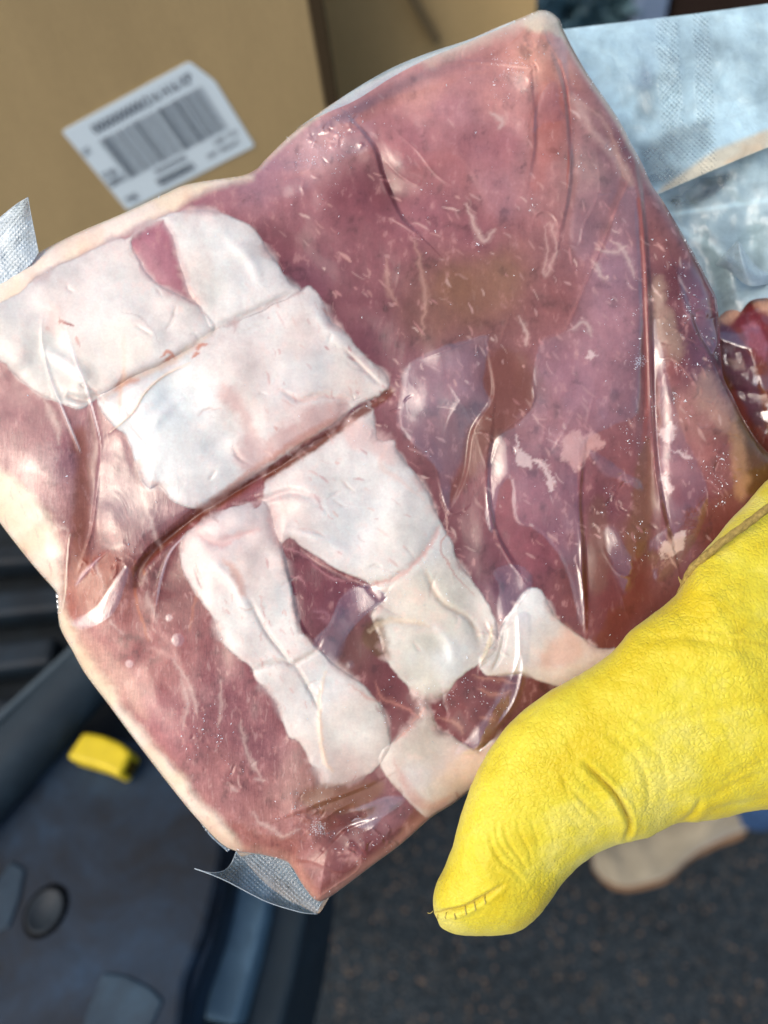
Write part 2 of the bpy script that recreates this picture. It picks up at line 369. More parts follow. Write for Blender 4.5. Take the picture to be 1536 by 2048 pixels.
_f1 = fbm(U, V, 46, 5, 3, .6); _f2 = fbm(U, V, 120, 4, 29); _f3 = fbm(U, V, 15, 3, 39, .6)
fatcol = fatcol * (1 + .13 * _f1 + .07 * _f3)[..., None]
fatcol = fatcol + (s2l((226, 186, 172)) - fatcol) * (sm(_f2, .05, .5) * .14 + sm(_f3 + _f1, .25, .8) * .16)[..., None]
fatcol = fatcol + (s2l((190, 196, 196)) - fatcol) * (sm(-_f2, .1, .55) * .4)[..., None]
fatm = np.zeros(U.shape); pid = np.zeros(U.shape, int)
_near = np.zeros(U.shape)
for k, (nm, P) in enumerate(FAT.items()):
    w = window(P, 40)
    s = sdf_poly(catmull(P, 3, True), U[w] + ru[w] * 1.8 + wu[w] * 10, V[w] + rv[w] * 1.8 + wv[w] * 10)
    sw = 2.5 + 16 * sm(vnoise(U[w] / 42, V[w] / 42, 57), .45, .85)
    m = np.clip((s + sw) / (2 * sw), 0, 1); m = m * m * (3 - 2 * m) * (.90 + .10 * sm(s, 0, 34))
    fatm[w] = np.maximum(fatm[w], m)
    pid[w] = np.where(s > 0, k + 1, pid[w]); _near[w] = np.maximum(_near[w], np.exp(-(np.clip(-s, 0, 60) / 16) ** 2) * (s < 0))
    H[w] += np.where(s > 0, 1.3 * np.sqrt(np.clip(1 - (1 - np.clip(s / 70, 0, 1)) ** 2, 0, 1)), 0)
# rind: the cream outer fat along the lower left and the upper left edge
RIND1 = [(-60,930),(0,948),(48,985),(92,1040),(118,1100),(128,1160),(130,1230),(165,1298),(205,1350),(250,1425),(330,1512),(385,1578),(440,1640),(480,1695),(440,1760),(100,1500),(-50,1150)]
RIND2 = [(-140,650),(0,640),(30,606),(80,552),(160,508),(232,478),(300,442),(345,424),(372,400),(430,376),(500,352),(470,330),(300,360),(0,500),(-160,580)]
rind = np.zeros(U.shape)
for P in (RIND1, RIND2):
    w = window(P, 40); s = sdf_poly(P, U[w] + wu[w] * 14 + ru[w] * 3, V[w] + wv[w] * 14 + rv[w] * 3)
    rind[w] = np.maximum(rind[w], sm(s, -16, 12)); 
rc = s2l((232, 212, 184)) * np.ones(U.shape + (3,))
rc = rc + (s2l((238, 222, 205)) - rc) * sm(wu, -.3, .4)[..., None]
rc = rc + (s2l((222, 172, 132)) - rc) * (sm(fbm(U, V, 60, 3, 31), .05, .5) * .28)[..., None]
col = col + (rc - col) * (rind * (1 - fatm))[..., None]
_k = np.clip(_near, 0, 1) * (1 - rind); col = col * (1 - _k[..., None] * np.array([.05, .14, .12]))
col = col + (fatcol - col) * fatm[..., None]
# thin film-only cream rim of the upper edge and the right-hand corner
rim = sm(14 - sd0, 0, 12) * sm(V, 420, 250) * (U > 480)
col = col + (s2l((205, 190, 172)) - col) * (rim * .8)[..., None]
rim = sm(26 - sd0, 0, 24) * sm(V, 1560, 1640) * sm(U, 400, 460)
col = col + (s2l((208, 160, 140)) - col) * (rim * .5)[..., None]
lean = (1 - fatm) * (1 - rind) * (.16 + .84 * sm(U, 700, 560) * sm(V, 780, 900))

def paint(P, c, wdt=6, a=1.0, soft=2.5, jag=1.0, lf=0, taper=True, cv=True):
    """brush stroke along a line: pigment or fat in the meat, or a painted highlight"""
    global col, lean
    P = catmull(P, 5) if cv and len(P) > 2 else np.asarray(P, float)
    w = window(P, wdt + 14)
    if U[w].size == 0: return
    d, t = dist_line(P, U[w] + ru[w] * 5 * jag, V[w] + rv[w] * 5 * jag)
    ww = wdt * (np.sin(np.clip(t, .03, .97) * math.pi) ** .5 if taper else 1)
    m = sm(ww - d, -soft, soft) * a
    col[w] += (s2l(c) - col[w]) * m[..., None]; lean[w] *= 1 - m * .8
    if lf: lift[w] = np.maximum(lift[w], m * lf)
def blob(P, c, a=1.0, soft=4, jag=1.0, fat=False):
    P = catmull(P, 4, True); w = window(P, 30 + soft)
    s = sdf_poly(P, U[w] + ru[w] * 6 * jag + wu[w] * 6 * jag, V[w] + rv[w] * 6 * jag + wv[w] * 6 * jag)
    m = sm(s, -soft, soft) * a
    col[w] += (s2l(c) - col[w]) * m[..., None]
    if fat: lean[w] *= 1 - m
def ridge(P, h, wdt, edge=0, cv=True):
    """raised (or sunk) line, millimetres high, pixels wide"""
    P = catmull(P, 6) if cv else np.asarray(P, float)
    w = window(P, wdt * 12 + 4)
    if U[w].size == 0: return
    d, t = dist_line(P, U[w], V[w])
    env = np.sin(np.clip(t, .02, .98) * math.pi) ** .5
    if h < 0 or edge: H[w] += h * np.exp(-(d / wdt) ** 2) * env; return
    c_ = P[np.clip((t * (len(P) - 1)).astype(int), 0, len(P) - 2)]; e_ = P[np.clip((t * (len(P) - 1)).astype(int) + 1, 1, len(P) - 1)] - c_
    sgn = e_[..., 0] * (V[w] - c_[..., 1]) - e_[..., 1] * (U[w] - c_[..., 0])
    q_ = np.where(sgn > 0, wdt * .9, wdt * 2.6)
    H[w] += h * np.exp(-d / q_) * env
def lifted(P, a=1.0, h=.35, soft=1.6, jag=.8, cv=True):
    P = catmull(P, 4, True) if cv else np.asarray(P, float); w = window(P, 20)
    s = sdf_poly(P, U[w] + wu[w] * 9 * jag + ru[w] * 2 * jag, V[w] + wv[w] * 9 * jag + rv[w] * 2 * jag)
    so_ = soft * (1 + 3.5 * sm(vnoise(U[w] / 50, V[w] / 50, 45), .45, .9)); m = np.clip((s + so_) / (2 * so_), 0, 1) * a * (0.6 + .4 * vnoise(U[w] / 30, V[w] / 30, 44))
    lift[w] = np.maximum(lift[w], m); H[w] += h * .4 * sm(s, -3, 9)

# --- lean tints and stains
blob([(862,585),(930,552),(1000,552),(1040,545),(1020,600),(975,640),(915,655),(870,680),(858,630)], (140, 98, 76), .34, 30)
blob([(985,700),(1040,700),(1065,770),(1060,815),(1010,860),(975,900),(940,960),(905,1010),(895,1000),(925,920),(945,850),(975,800),(965,740)], (116,66,50), .6, 9, 1.6)
blob([(1085,150),(1100,130),(1120,200),(1128,300),(1100,330),(1080,380),(1062,372),(1064,260)], (160,86,74), .35, 12)
blob([(1150,1140),(1240,1090),(1290,1120),(1290,1200),(1230,1290),(1180,1280)], (104,42,32), .6, 18)
blob([(1476,800),(1500,850),(1540,900),(1560,960),(1500,990),(1478,930),(1470,850)], (96,62,20), .8, 8)
blob([(735,1250),(765,1240),(775,1320),(740,1300),(722,1280)], (98,66,36), .8, 8)
blob([(620,1575),(700,1570),(760,1560),(750,1600),(660,1625),(600,1600)], (128,86,62), .8, 10)
blob([(1086,760),(1062,810),(1030,770),(1050,700)], (112,66,52), .4, 8)
blob([(1278,900),(1300,880),(1310,980),(1290,1100),(1255,1110),(1262,1000)], (122,82,52), .6, 8)
blob([(1180,1010),(1215,1010),(1215,1170),(1175,1160)], (112,76,58), .5, 10)
paint([(160,870),(168,960),(160,1050),(158,1130)], (142,78,48), 16, .6, 10, taper=False)
paint([(178,830),(188,880),(192,960)], (108,44,42), 10, .6, 8)
blob([(150,1130),(215,1105),(240,1130),(215,1190),(150,1240),(130,1210)], (150,72,48), .7, 14)
blob([(150,1250),(240,1330),(300,1440),(240,1400),(180,1320)], (205,160,140), .6, 14)
paint([(270,1120),(266,1150),(274,1205),(290,1262),(296,1280)], (196,112,70), 3, .5, 3)
paint([(395,1180),(385,1230),(378,1262)], (190,112,76), 3, .4, 3)
paint([(300,1100),(285,1130),(288,1150)], (196,122,70), 4, .7, 3)
# --- seams between the slabs of fat
G = crop([(1560,370),(1400,480),(1300,552),(1150,650),(1000,735),(880,805),(780,868),(700,930),(620,1000),(560,1075),(545,1140)], 0, 600, 2)
paint(G, (112,56,38), 8, .92, 5, taper=False); ridge(G, -3.2, 11); 
paint(crop([(1340,470),(1200,560),(1080,640)], 0, 600, 2), (172,104,62), 9, .6, 6)
blob(crop([(1120,520),(1200,470),(1320,400),(1380,410),(1370,460),(1250,560),(1120,620),(1060,600)], 0, 600, 2), (190,140,132), .55, 13, 2)
blob(crop([(870,370),(930,340),(980,430),(1040,540),(1110,610),(1080,650),(980,680),(930,610),(980,560),(950,470)], 0, 600, 2), (186,136,132), .5, 13, 2)
blob(crop([(960,770),(1040,700),(1050,760),(1020,830),(990,800)], 0, 600, 2), (138,82,86), .9, 4)
paint(crop([(1110,610),(1000,690),(900,770),(790,840)], 0, 600, 2), (186,140,126), 7, .7, 6)
S2 = [(205,800),(250,765),(300,742),(345,720),(392,688),(430,658)]
paint(S2, (206,182,160), 7, .6, 6); ridge(S2, -1.2, 10)
for q in ([(322,712),(336,704),(352,716)], [(330,722),(345,712)], [(392,700),(400,690),(414,688)], [(386,714),(396,704)]): paint(q, (186,108,78), 3.5, .8, 3)
paint([(228,780),(250,765),(278,758)], (196,138,112), 6, .7, 5)
paint([(236,845),(240,790),(248,740),(246,670)], (222,176,140), 4, .55, 5)
S3 = [(430,658),(500,626),(560,598),(590,580)]; paint(S3, (200,180,172), 3, .6, 3); ridge(S3, -.9, 8)
for q_, w_, c_ in (([(765,1202),(742,1174),(783,1160),(829,1128),(865,1078),(880,1050)], 5, (206,150,138)), ([(505,1342),(540,1326),(569,1323),(587,1328),(615,1312),(642,1303)], 3.5, (190,172,160)),
                  ([(560,780),(600,800),(640,790),(700,800)], 4, (214,178,166)), ([(470,1010),(520,1002),(580,985),(640,1000)], 5, (214,180,174)), ([(380,1050),(430,1085),(470,1075),(520,1060)], 7, (212,166,160)),
                  ([(600,1100),(640,1130),(700,1158),(742,1174)], 3, (200,160,150)), ([(690,700),(720,730),(760,770)], 3, (214,188,176)), ([(130,790),(170,800),(200,790)], 5, (196,168,154)),
                  ([(500,1200),(530,1260),(560,1300),(580,1325)], 3, (196,184,172)), ([(590,1330),(620,1380),(640,1420)], 3, (200,186,172)), ([(740,1260),(790,1240),(860,1250)], 6, (212,190,160)), ([(850,1140),(880,1200),(940,1240),(960,1290)], 4, (202,176,150))):
    paint(q_, c_, w_, .55, 5, jag=1.5); ridge(q_, -.8, w_ * 1.6)
for q_ in ([(570,1060),(640,1080),(700,1110)], [(420,1120),(470,1170),(500,1240)], [(620,610),(660,660),(700,700)], [(300,860),(330,820),(370,790)], [(870,1250),(900,1290),(905,1330)], [(90,700),(140,730),(180,760)], [(450,470),(500,520),(520,570)]):
    ridge(q_, .7, 12, edge=1); paint(q_, (226, 226, 222), 10, .4, 12)  # soft white highlights on the fat, painted into its colour
S4 = [(545,1000),(545,1050),(558,1090)]; paint(S4, (205,165,160), 6, .5, 8); ridge(S4, -.8, 12)
paint([(118,648),(124,640),(132,646),(146,650)], (140,28,34), 3.5, .95, 2.5); paint([(118,636),(120,646)], (128,14,24), 4, .95, 3)
paint([(100,660),(96,655)], (190,140,130), 4, .6, 3); paint([(150,672),(158,695)], (200,140,128), 3, .7, 2)
blob([(96,612),(118,608),(128,650),(112,670),(92,660)], (206,172,160), .45, 8)
blob([(205,650),(260,640),(300,660),(310,700),(270,735),(220,725),(200,690)], (224,216,204), .6, 10)
paint([(240,622),(270,630),(300,655),(322,690)], (198,186,180), 1.6, .7, 1.5)
paint([(650,1344),(640,1400),(640,1460),(650,1520),(664,1544)], (232,196,160), 5, .45, 4); ridge([(650,1344),(640,1400),(640,1460),(650,1520),(664,1544)], .5, 5)  # highlight of the crease, put in as an orange tint
paint([(880,985),(895,1060),(880,1090),(910,1150),(950,1190)], (190,150,140), 1.8, .8, 1.5)
paint([(985,1250),(975,1300),(962,1320)], (216,200,170), 5, .8, 3)
paint([(775,890),(760,930),(800,960),(848,1000)], (222,196,184), 5, .5, 4)
blob([(690,840),(740,850),(790,880),(785,930),(740,900),(700,890)], (216,184,176), .6, 10)
blob([(1120,1270),(1130,1250),(1170,1300),(1130,1330),(1080,1330),(1090,1290)], (208,158,134), .5, 12)
blob([(790,1520),(850,1600),(900,1590),(870,1620),(820,1600)], (190,140,128), .5, 8)
paint([(450,1120),(470,1140),(484,1180),(490,1190)], (206,156,138), 8, .6, 6)
blob([(590,640),(640,650),(650,700),(600,720),(560,690)], (212,190,182), .35, 16)
for i in range(70):                            # faint vessels and cleavage lines in the fat
    x = random.uniform(0, 1000); y = random.uniform(450, 1400); a = random.uniform(0, 6.3); L = random.uniform(15, 60)
    q = [(x, y), (x + L * math.cos(a) * .5 + random.uniform(-6, 6), y + L * math.sin(a) * .5 + random.uniform(-6, 6)), (x + L * math.cos(a), y + L * math.sin(a))]
    j = int((x - X0) / STEP); i2 = int((y - Y0) / STEP)
    if fatm[i2, j] > .9: paint(q, random.choice([(196,160,150), (204,176,160), (200,186,178)]), random.uniform(.8, 2.2), random.uniform(.25, .6), 1.6); ridge(q, -.25, 4)

_ring = np.argwhere((fatm > .3) & (fatm < .7) & (rind < .3)); _rr = np.random.RandomState(4)
for k in _rr.choice(len(_ring), 50):
    i_, j_ = _ring[k]; x, y = gx[j_], gy[i_]; a = R(70) + _rr.normal(0, .5) + (math.pi if _rr.rand() < .5 else 0); L = _rr.uniform(4, 20)
    inn = _rr.rand() < .45; q = [(x - 3 * math.cos(a), y - 3 * math.sin(a)), (x + L * math.cos(a), y + L * math.sin(a))]
    paint(q, (150, 92, 90) if inn else (212, 196, 188), _rr.uniform(1.2, 3.4), _rr.uniform(.2, .5), 2.6, 1.2)
for k in _rr.choice(len(_ring), 160):
    i_, j_ = _ring[k]; blob([(gx[j_] + _rr.uniform(3, 11) * math.cos(a), gy[i_] + _rr.uniform(3, 11) * math.sin(a)) for a in np.linspace(0, 5.5, 7)], (210, 178, 168), _rr.uniform(.15, .45), 5)
blob([(1045,45),(1085,22),(1120,38),(1130,80),(1100,66),(1062,64)], (214, 205, 180), .8, 8)
paint([(860,122),(930,92),(985,68),(1045,44)], (210, 192, 170), 14, .5, 14, taper=False)
# --- fat veins, traced
VEIN = (206, 178, 166)
def veins(L, ox, oy, s, w, a=.85, c=VEIN):
    for P in L:
        P = crop(P, ox, oy, s); paint(P, c, w * 1.3, a * .35, 5, jag=1.6); paint(P, c, w * .55, a * .55, 2.2, jag=1.0)
veins([[(180,400),(200,440),(225,500),(235,575)]], 0, 600, 2, 8, .95)
veins([[(560,720),(575,790),(600,880),(625,960),(640,990)]], 0, 600, 2, 5, .8)
veins([[(560,640),(545,700),(560,740)],[(640,790),(650,750),(600,730)]], 0, 600, 2, 8, .6)
veins([[(1110,1020),(1150,1100),(1200,1180),(1270,1280),(1340,1450),(1400,1600),(1450,1780)],[(1100,1270),(1200,1300),(1290,1350)],[(1340,1450),(1350,1600),(1340,1750),(1310,1830)]], 0, 950, 3.657, 8, .6, (200,150,140))
veins([[(1070,850),(1100,950),(1130,1020),(1140,1080)]], 0, 950, 3.657, 7, .6)
veins([[(800,1050),(830,1090),(900,1160)],[(400,330),(440,390),(500,410)],[(350,170),(390,260)],[(690,640),(710,700),(740,740)]], 0, 950, 3.657, 4, .7)
veins([[(180,170),(230,260),(330,330),(400,390),(470,400)],[(270,330),(330,420)]], 0, 950, 3.657, 5, .6, (226,196,176))
veins([[(700,40),(740,110),(780,210),(790,250)],[(720,120),(750,200),(730,320)],[(880,120),(885,220),(870,300)],[(960,280),(975,350),(1000,440),(1055,525)],[(1010,650),(1040,690),(1100,720),(1130,745),(1200,715)],[(1010,430),(1030,480)],[(920,540),(950,570)],[(1020,520),(1060,525)]], 0, 1300, 2, 5, .75)
veins([[(1120,990),(1200,1010),(1290,1090),(1360,1120),(1400,1120)],[(1160,1110),(1200,1110),(1220,1140)]], 0, 600, 2, 3.2, .7, (196,140,142))
veins([[(1255,1245),(1300,1250),(1310,1280),(1270,1275)]], 0, 600, 2, 6, .5, (170,120,128))
veins([[(880,690),(910,760),(960,780),(1040,820),(1075,850)],[(1100,800),(1060,850),(960,960)],[(760,700),(850,760),(900,770)]], 350, 1050, 2.194, 4, .65, (204,140,122))
veins([[(1150,850),(1230,870),(1260,910)],[(1330,720),(1400,740),(1480,730)],[(1340,840),(1400,860)],[(1300,660),(1420,680),(1500,700)]], 350, 1050, 2.194, 5, .55, (190,140,120))
veins([[(910,590),(950,570),(990,590),(950,620),(920,610)],[(1000,600),(1040,640)]], 350, 1500, 2.793, 7, .55, (200,150,140))
veins([[(330,820),(360,900),(400,960),(440,920)],[(430,450),(470,480),(460,510)]], 768, 0, 2, 6, .85)
veins([[(640,900),(650,1000),(645,1100),(690,1000),(665,900),(640,900)]], 768, 0, 2, 4, .8, (196,160,150))
veins([[(120,960),(150,1080),(165,1200),(150,1340)],[(10,1040),(20,1150),(50,1220)],[(730,380),(830,440),(900,520),(950,660),(985,720)]], 768, 0, 2, 6, .5, (196,156,138))
veins([[(835,1040),(870,1100),(900,1120)],[(905,960),(960,1000),(1000,1110)],[(850,990),(920,1010),(975,985)],[(540,1270),(570,1330),(565,1380)],[(740,1320),(800,1290),(830,1340)]], 768, 0, 2, 5, .8)
blob([(1118,880),(1150,862),(1190,868),(1202,890),(1180,905),(1165,935),(1140,930),(1120,905)], (204,160,152), .7, 6, 2.6, fat=True)
for P in ([(1035,880),(1050,905),(1068,935),(1050,938),(1040,915)], [(1340,850),(1356,856),(1348,875),(1328,880),(1326,862)], [(1350,898),(1378,910),(1384,918),(1360,912)], [(1170,698),(1182,697),(1192,710),(1176,714)],
          [(1325,945),(1345,955),(1350,980),(1338,975)], [(1340,1080),(1370,1060),(1372,1085),(1350,1112),(1322,1120),(1320,1100)], [(1080,925),(1100,940),(1112,980),(1098,978),(1085,950)], [(1062,1175-250),(1078,920),(1084,940)]):
    blob(P, (220, 194, 186), .75, 4, 2.4, fat=True)
blob([(1302,565),(1325,560),(1335,610),(1362,665),(1360,700),(1345,712),(1315,680),(1300,640)], (168,142,122), .6, 14, 2)
blob([(1400,745),(1425,738),(1452,790),(1472,850),(1450,860),(1420,830),(1396,800)], (188,150,132), .55, 16, 2)
blob([(1470,840),(1490,900),(1500,960),(1480,1000),(1462,930)], (196,150,110), .55, 10)
blob([(1140,190),(1165,210),(1190,260),(1240,300),(1262,370),(1240,350),(1200,290),(1150,230)], (205,172,158), .5, 10)
# marbling: many small strokes that follow the grain
rg = random.Random(5)
for i in range(620):
    x = rg.uniform(520, 1470); y = rg.uniform(150, 1120)
    if y < 380 and rg.random() < .6: continue
    a = R(62 + 22 * math.sin(x / 170) + 10 * math.sin(y / 90)) + rg.gauss(0, .25)
    if x > 1050: a = R(55) + rg.gauss(0, .3)
    L = rg.uniform(5, 24) * (1.6 if rg.random() < .2 else 1)
    q = [(x, y), (x + .5 * L * math.cos(a) + rg.uniform(-3, 3), y + .5 * L * math.sin(a)), (x + L * math.cos(a), y + L * math.sin(a))]
    paint(q, rg.choice([(206,166,158), (196,150,140), (214,184,172), (186,132,128)]), rg.uniform(.6, 2.8) * (1.5 if rg.random() < .12 else 1), rg.uniform(.2, .75), 2.0, .5)
for i in range(260):
    x = rg.uniform(60, 640); y = rg.uniform(1180, 1690); L = rg.uniform(4, 18); a = R(68) + rg.gauss(0, .25)
    paint([(x, y), (x + L * math.cos(a), y + L * math.sin(a))], rg.choice([(196,140,132), (206,160,148)]), rg.uniform(1, 2.6), rg.uniform(.25, .6), 1.6)
for i in range(90):
    x = rg.uniform(0, 320); y = rg.uniform(800, 1150); L = rg.uniform(12, 46); a = R(74) + rg.gauss(0, .12)
    paint([(x, y), (x + L * math.cos(a), y + L * math.sin(a))], rg.choice([(186,130,126), (190,150,142)]), rg.uniform(.8, 2), rg.uniform(.2, .5), 1.5)

# --- film that stands off the meat
lifted(crop([(80,280),(200,200),(400,140),(420,170),(400,280),(400,350),(430,410),(380,470),(330,530),(310,620),(280,700),(268,840),(245,800),(215,690),(130,580),(60,500),(75,380)], 768, 600, 2), 1, .45)
lifted([(1080,690),(1095,675),(1128,662),(1150,620),(1180,550),(1215,480),(1240,395),(1262,370),(1276,420),(1281,560),(1286,700),(1285,800),(1266,835),(1230,846),(1190,866),(1165,900),(1155,980),(1165,1080),(1171,1200),(1163,1250),(1140,1160),(1120,1120),(1075,1060),(1030,1040),(1024,960),(1000,980),(990,1060),(977,1040),(975,985),(985,890),(1035,850),(1062,815),(1065,770)], .8, .5)
lifted([(1305,640),(1318,680),(1335,740),(1350,800),(1372,880),(1400,930),(1415,990),(1400,1060),(1350,1140),(1310,1165),(1298,1120),(1300,1080),(1330,1060),(1335,1040),(1320,980),(1312,900),(1305,800)], .8, .4)
lifted(crop([(500,1100),(600,1040),(720,950),(800,830),(880,710),(925,662),(940,720),(900,850),(860,960),(800,1040),(680,1110),(560,1130)], 0, 950, 3.657), 1.25, .5, jag=.15)
lifted(crop([(600,520),(680,430),(740,300),(850,262),(930,320),(830,400),(760,480),(710,590),(680,620),(630,560)], 350, 1050, 2.194), 1.05, .4, jag=.25)
lifted(crop([(1500,400),(1490,560),(1440,700),(1360,840),(1290,930),(1230,1000),(1330,1000),(1430,880),(1500,780),(1550,600),(1560,400)], 350, 1050, 2.194), .95, .4, jag=.3)
lifted(crop([(430,560),(500,560),(550,720),(700,760),(770,830),(600,950),(540,1020),(520,1000),(420,990),(400,900),(390,700)], 0, 600, 2), .35, .3, 5)
lifted(crop([(130,620),(240,590),(310,610),(310,680),(240,740),(150,700),(80,680)], 0, 600, 2), .3, .3, 6)
lifted(crop([(610,430),(690,440),(790,600),(830,800),(870,960),(850,1060),(780,960),(700,850),(620,650)], 1180, 400, 3.413), .85, .4)
lifted(crop([(870,760),(920,880),(900,1000),(880,1180),(860,1080),(850,960)], 1180, 400, 3.413), .8, .3)
lifted(crop([(410,960),(450,960),(520,1150),(570,1300),(600,1500),(560,1700),(500,1560),(440,1400),(420,1150)], 1180, 400, 3.413), .7, .3)
lifted(crop([(710,1270),(850,1220),(930,1190),(1010,1200),(900,1290),(850,1340),(750,1310)], 350, 1050, 2.194), 1.05, .5)
lifted(crop([(880,920),(930,905),(980,1000),(1010,1090),(960,1170),(900,1010)], 768, 600, 2), .8, .3)
lifted(crop([(640,350),(690,340),(700,420),(720,480),(640,500),(600,540),(610,440)], 768, 0, 2), .7, .4)
lifted(crop([(820,600),(900,640),(960,690),(1020,720),(1020,760),(950,720),(880,690)], 768, 600, 2), .9, .4)
lifted(crop([(850,400),(895,395),(900,460),(870,475)], 768, 600, 2), 1.2, .2, jag=0)
lifted(crop([(440,1080),(540,1060),(600,1130),(480,1290),(450,1240),(460,1150)], 768, 600, 2), .8, .3)
lifted([(760,175),(850,135),(1060,140),(1066,260),(1060,380),(1000,440),(900,300),(800,330),(760,260)], .5, .3, 14)
lifted(crop([(60,300),(300,290),(430,300),(520,420),(440,480),(300,520),(100,480)], 768, 0, 2), .5, .2, 10)
lifted([(1135,180),(1160,190),(1200,250),(1235,330),(1215,430),(1170,520),(1140,490),(1150,400),(1148,280)], .65, .3, 4)
lifted([(590,280),(700,220),(745,200),(760,260),(740,300),(640,330),(540,345),(530,330)], .8, .4, 5)
lifted([(480,370),(560,352),(640,350),(600,385),(520,392)], .5, .2, 8)
lifted([(84,690),(86,640),(104,605),(122,610),(128,650),(150,720),(172,780),(190,805),(140,815),(110,760)], .22, .2, 2, jag=.1)
lifted([(196,800),(228,845),(250,815),(272,780),(300,750),(270,760),(230,775)], .5, .2, 3)
lifted([(1090,70),(1130,90),(1132,190),(1112,110)], .8, .5, 4)
for (x, y, r) in ((258,1328,8),(356,1280,13),(338,1236,7),(690,1240,10),(700,1330,5),(1205,830,14)):
    lifted([(x + r * math.cos(a), y + r * math.sin(a)) for a in np.linspace(0, 5.6, 8)], .9, .25, 1.5, jag=.1)

# --- creases of the film
def crease(P, h=.7, w=3.0, bright=.0): ridge(P, h * .62, w * .8)
crease([(1268,285),(1281,340),(1283,400),(1289,459),(1294,532),(1298,605),(1301,693),(1302,781),(1307,869),(1311,942),(1323,1000),(1335,1040)], 1.3, 3.2)
ridge([(1276,400),(1284,532),(1290,693),(1291,800),(1285,850)], -.8, 6)
paint([(1276,400),(1284,470),(1289,560),(1292,693),(1293,800),(1290,850),(1288,880)], (150,78,66), 5, .55, 2.5, taper=False, jag=.2)
crease(crop([(640,150),(700,240),(735,350),(750,550),(740,750),(720,870)], 768, 0, 2), 1.1, 3)
paint(crop([(700,240),(728,350),(742,550),(732,750)], 768, 0, 2), (158,82,70), 3.5, .7, 2, jag=.2)
crease(crop([(180,250),(350,250),(480,258),(600,272)], 768, 0, 2), .7, 2.6)
crease(crop([(390,230),(480,190),(540,140),(590,80)], 768, 0, 2), .7, 2.6)
crease(crop([(600,260),(606,400),(590,540)], 768, 0, 2), .7, 2.4)
crease(crop([(60,540),(130,600),(210,700),(300,760)], 768, 0, 2), .5, 4)
crease(crop([(0,640),(60,700),(130,740),(150,720)], 768, 0, 2), .5, 3)
crease(crop([(0,860),(60,890),(130,935)], 768, 0, 2), .7, 2.6)
crease(crop([(590,920),(610,860),(650,845),(690,880),(700,960)], 768, 0, 2), .7, 2.6)
crease(crop([(850,600),(860,760),(800,900),(780,980),(720,970)], 768, 0, 2), .6, 3)
crease(crop([(1010,650),(930,840),(820,1100),(740,1290),(710,1330),(640,1360)], 768, 0, 2), .8, 3)
crease(crop([(170,60),(165,160),(200,320),(250,440),(300,560),(320,620)], 0, 600, 2), .8, 2.4)
crease(crop([(265,120),(300,240),(350,370),(400,560),(392,700),(382,800),(340,1050)], 0, 600, 2), .8, 2.4)
paint(crop([(180,220),(210,330),(252,440),(305,565),(322,610)], 0, 600, 2), (226,222,222), 2, .6, 1.4, jag=0)  # pale strokes on these creases put the film's glint into the colour
paint(crop([(275,140),(305,240),(352,370),(402,560)], 0, 600, 2), (226,222,222), 2.2, .65, 1.4, jag=0)
crease(crop([(510,400),(500,500),(485,700),(478,850),(440,1070)], 0, 950, 3.657), 1.0, 2.4)
paint(crop([(516,430),(500,500),(490,620),(482,760),(478,850),(455,980),(440,1070)], 0, 950, 3.657), (240,228,206), 1.6, .7, 1.2, jag=0)
crease(crop([(440,530),(530,450),(580,370),(660,300),(780,245)], 0, 600, 2), 1.1, 3.2)
paint(crop([(440,530),(530,450),(580,370),(660,300),(760,250)], 0, 600, 2), (232,204,176), 3, .6, 2, jag=0)
crease(crop([(740,940),(680,1010),(640,1110),(620,1220),(612,1300)], 0, 600, 2), .9, 2.8)
paint(crop([(735,945),(680,1010),(645,1110),(625,1220)], 0, 600, 2), (196,178,184), 2.6, .6, 1.6, jag=0)
crease(crop([(540,1060),(600,980),(720,900),(790,850)], 0, 600, 2), .8, 3)
crease(crop([(390,700),(370,900),(340,1000),(310,1100)], 0, 600, 2), .6, 2.4)
crease(crop([(310,1130),(380,1050),(440,1000)], 0, 600, 2), .8, 3.4)
paint(crop([(305,1140),(340,1090),(400,1030)], 0, 600, 2), (212,180,186), 4, .5, 3, jag=.2)
crease(crop([(450,585),(415,700),(420,820),(450,930),(500,1040),(560,1110)], 768, 600, 2), .9, 3)
crease(crop([(205,660),(235,780),(262,850),(300,850),(340,820)], 768, 600, 2), .8, 2.6)
crease(crop([(150,240),(280,190),(400,140),(520,100)], 768, 600, 2), .6, 2.6)
crease(crop([(460,540),(560,460),(600,400),(595,330)], 768, 600, 2), .6, 2.6)
crease(crop([(780,600),(790,900),(790,1080),(800,1300)], 768, 600, 2), .8, 4)
crease(crop([(770,1040),(800,1180),(805,1330)], 768, 600, 2), .8, 3)
crease(crop([(880,1010),(930,1090),(985,1110)], 768, 600, 2), .6, 3)
crease([(1352,540),(1372,600),(1391,658),(1408,690),(1423,716),(1440,752),(1462,795),(1482,834),(1510,880),(1545,915)], 1.2, 3.6)
crease(crop([(480,1090),(560,1085),(620,1130),(720,1260),(710,1310)], 1180, 400, 3.413), .9, 2.6)
crease(crop([(830,800),(870,960),(830,1080),(930,1260),(1000,1400)], 1180, 400, 3.413), .8, 3)
crease(crop([(1050,600),(1010,680),(900,755),(820,812),(740,855)], 350, 1500, 2.793), 1.0, 3)
crease(crop([(600,590),(650,700),(690,790),(740,860)], 350, 1500, 2.793), 1.0, 3)
crease(crop([(780,410),(860,370),(900,340),(1000,290)], 350, 1500, 2.793), .9, 4)
crease(crop([(1500,380),(1510,560),(1470,700)], 350, 1050, 2.194), .7, 4)
crease([(560,1718),(620,1722),(690,1745),(730,1700)], .6, 4)
crease([(985,1255),(975,1300),(960,1330),(958,1350)], 1.2, 5); crease([(1010,1260),(1000,1310),(985,1340)], -1.4, 5)
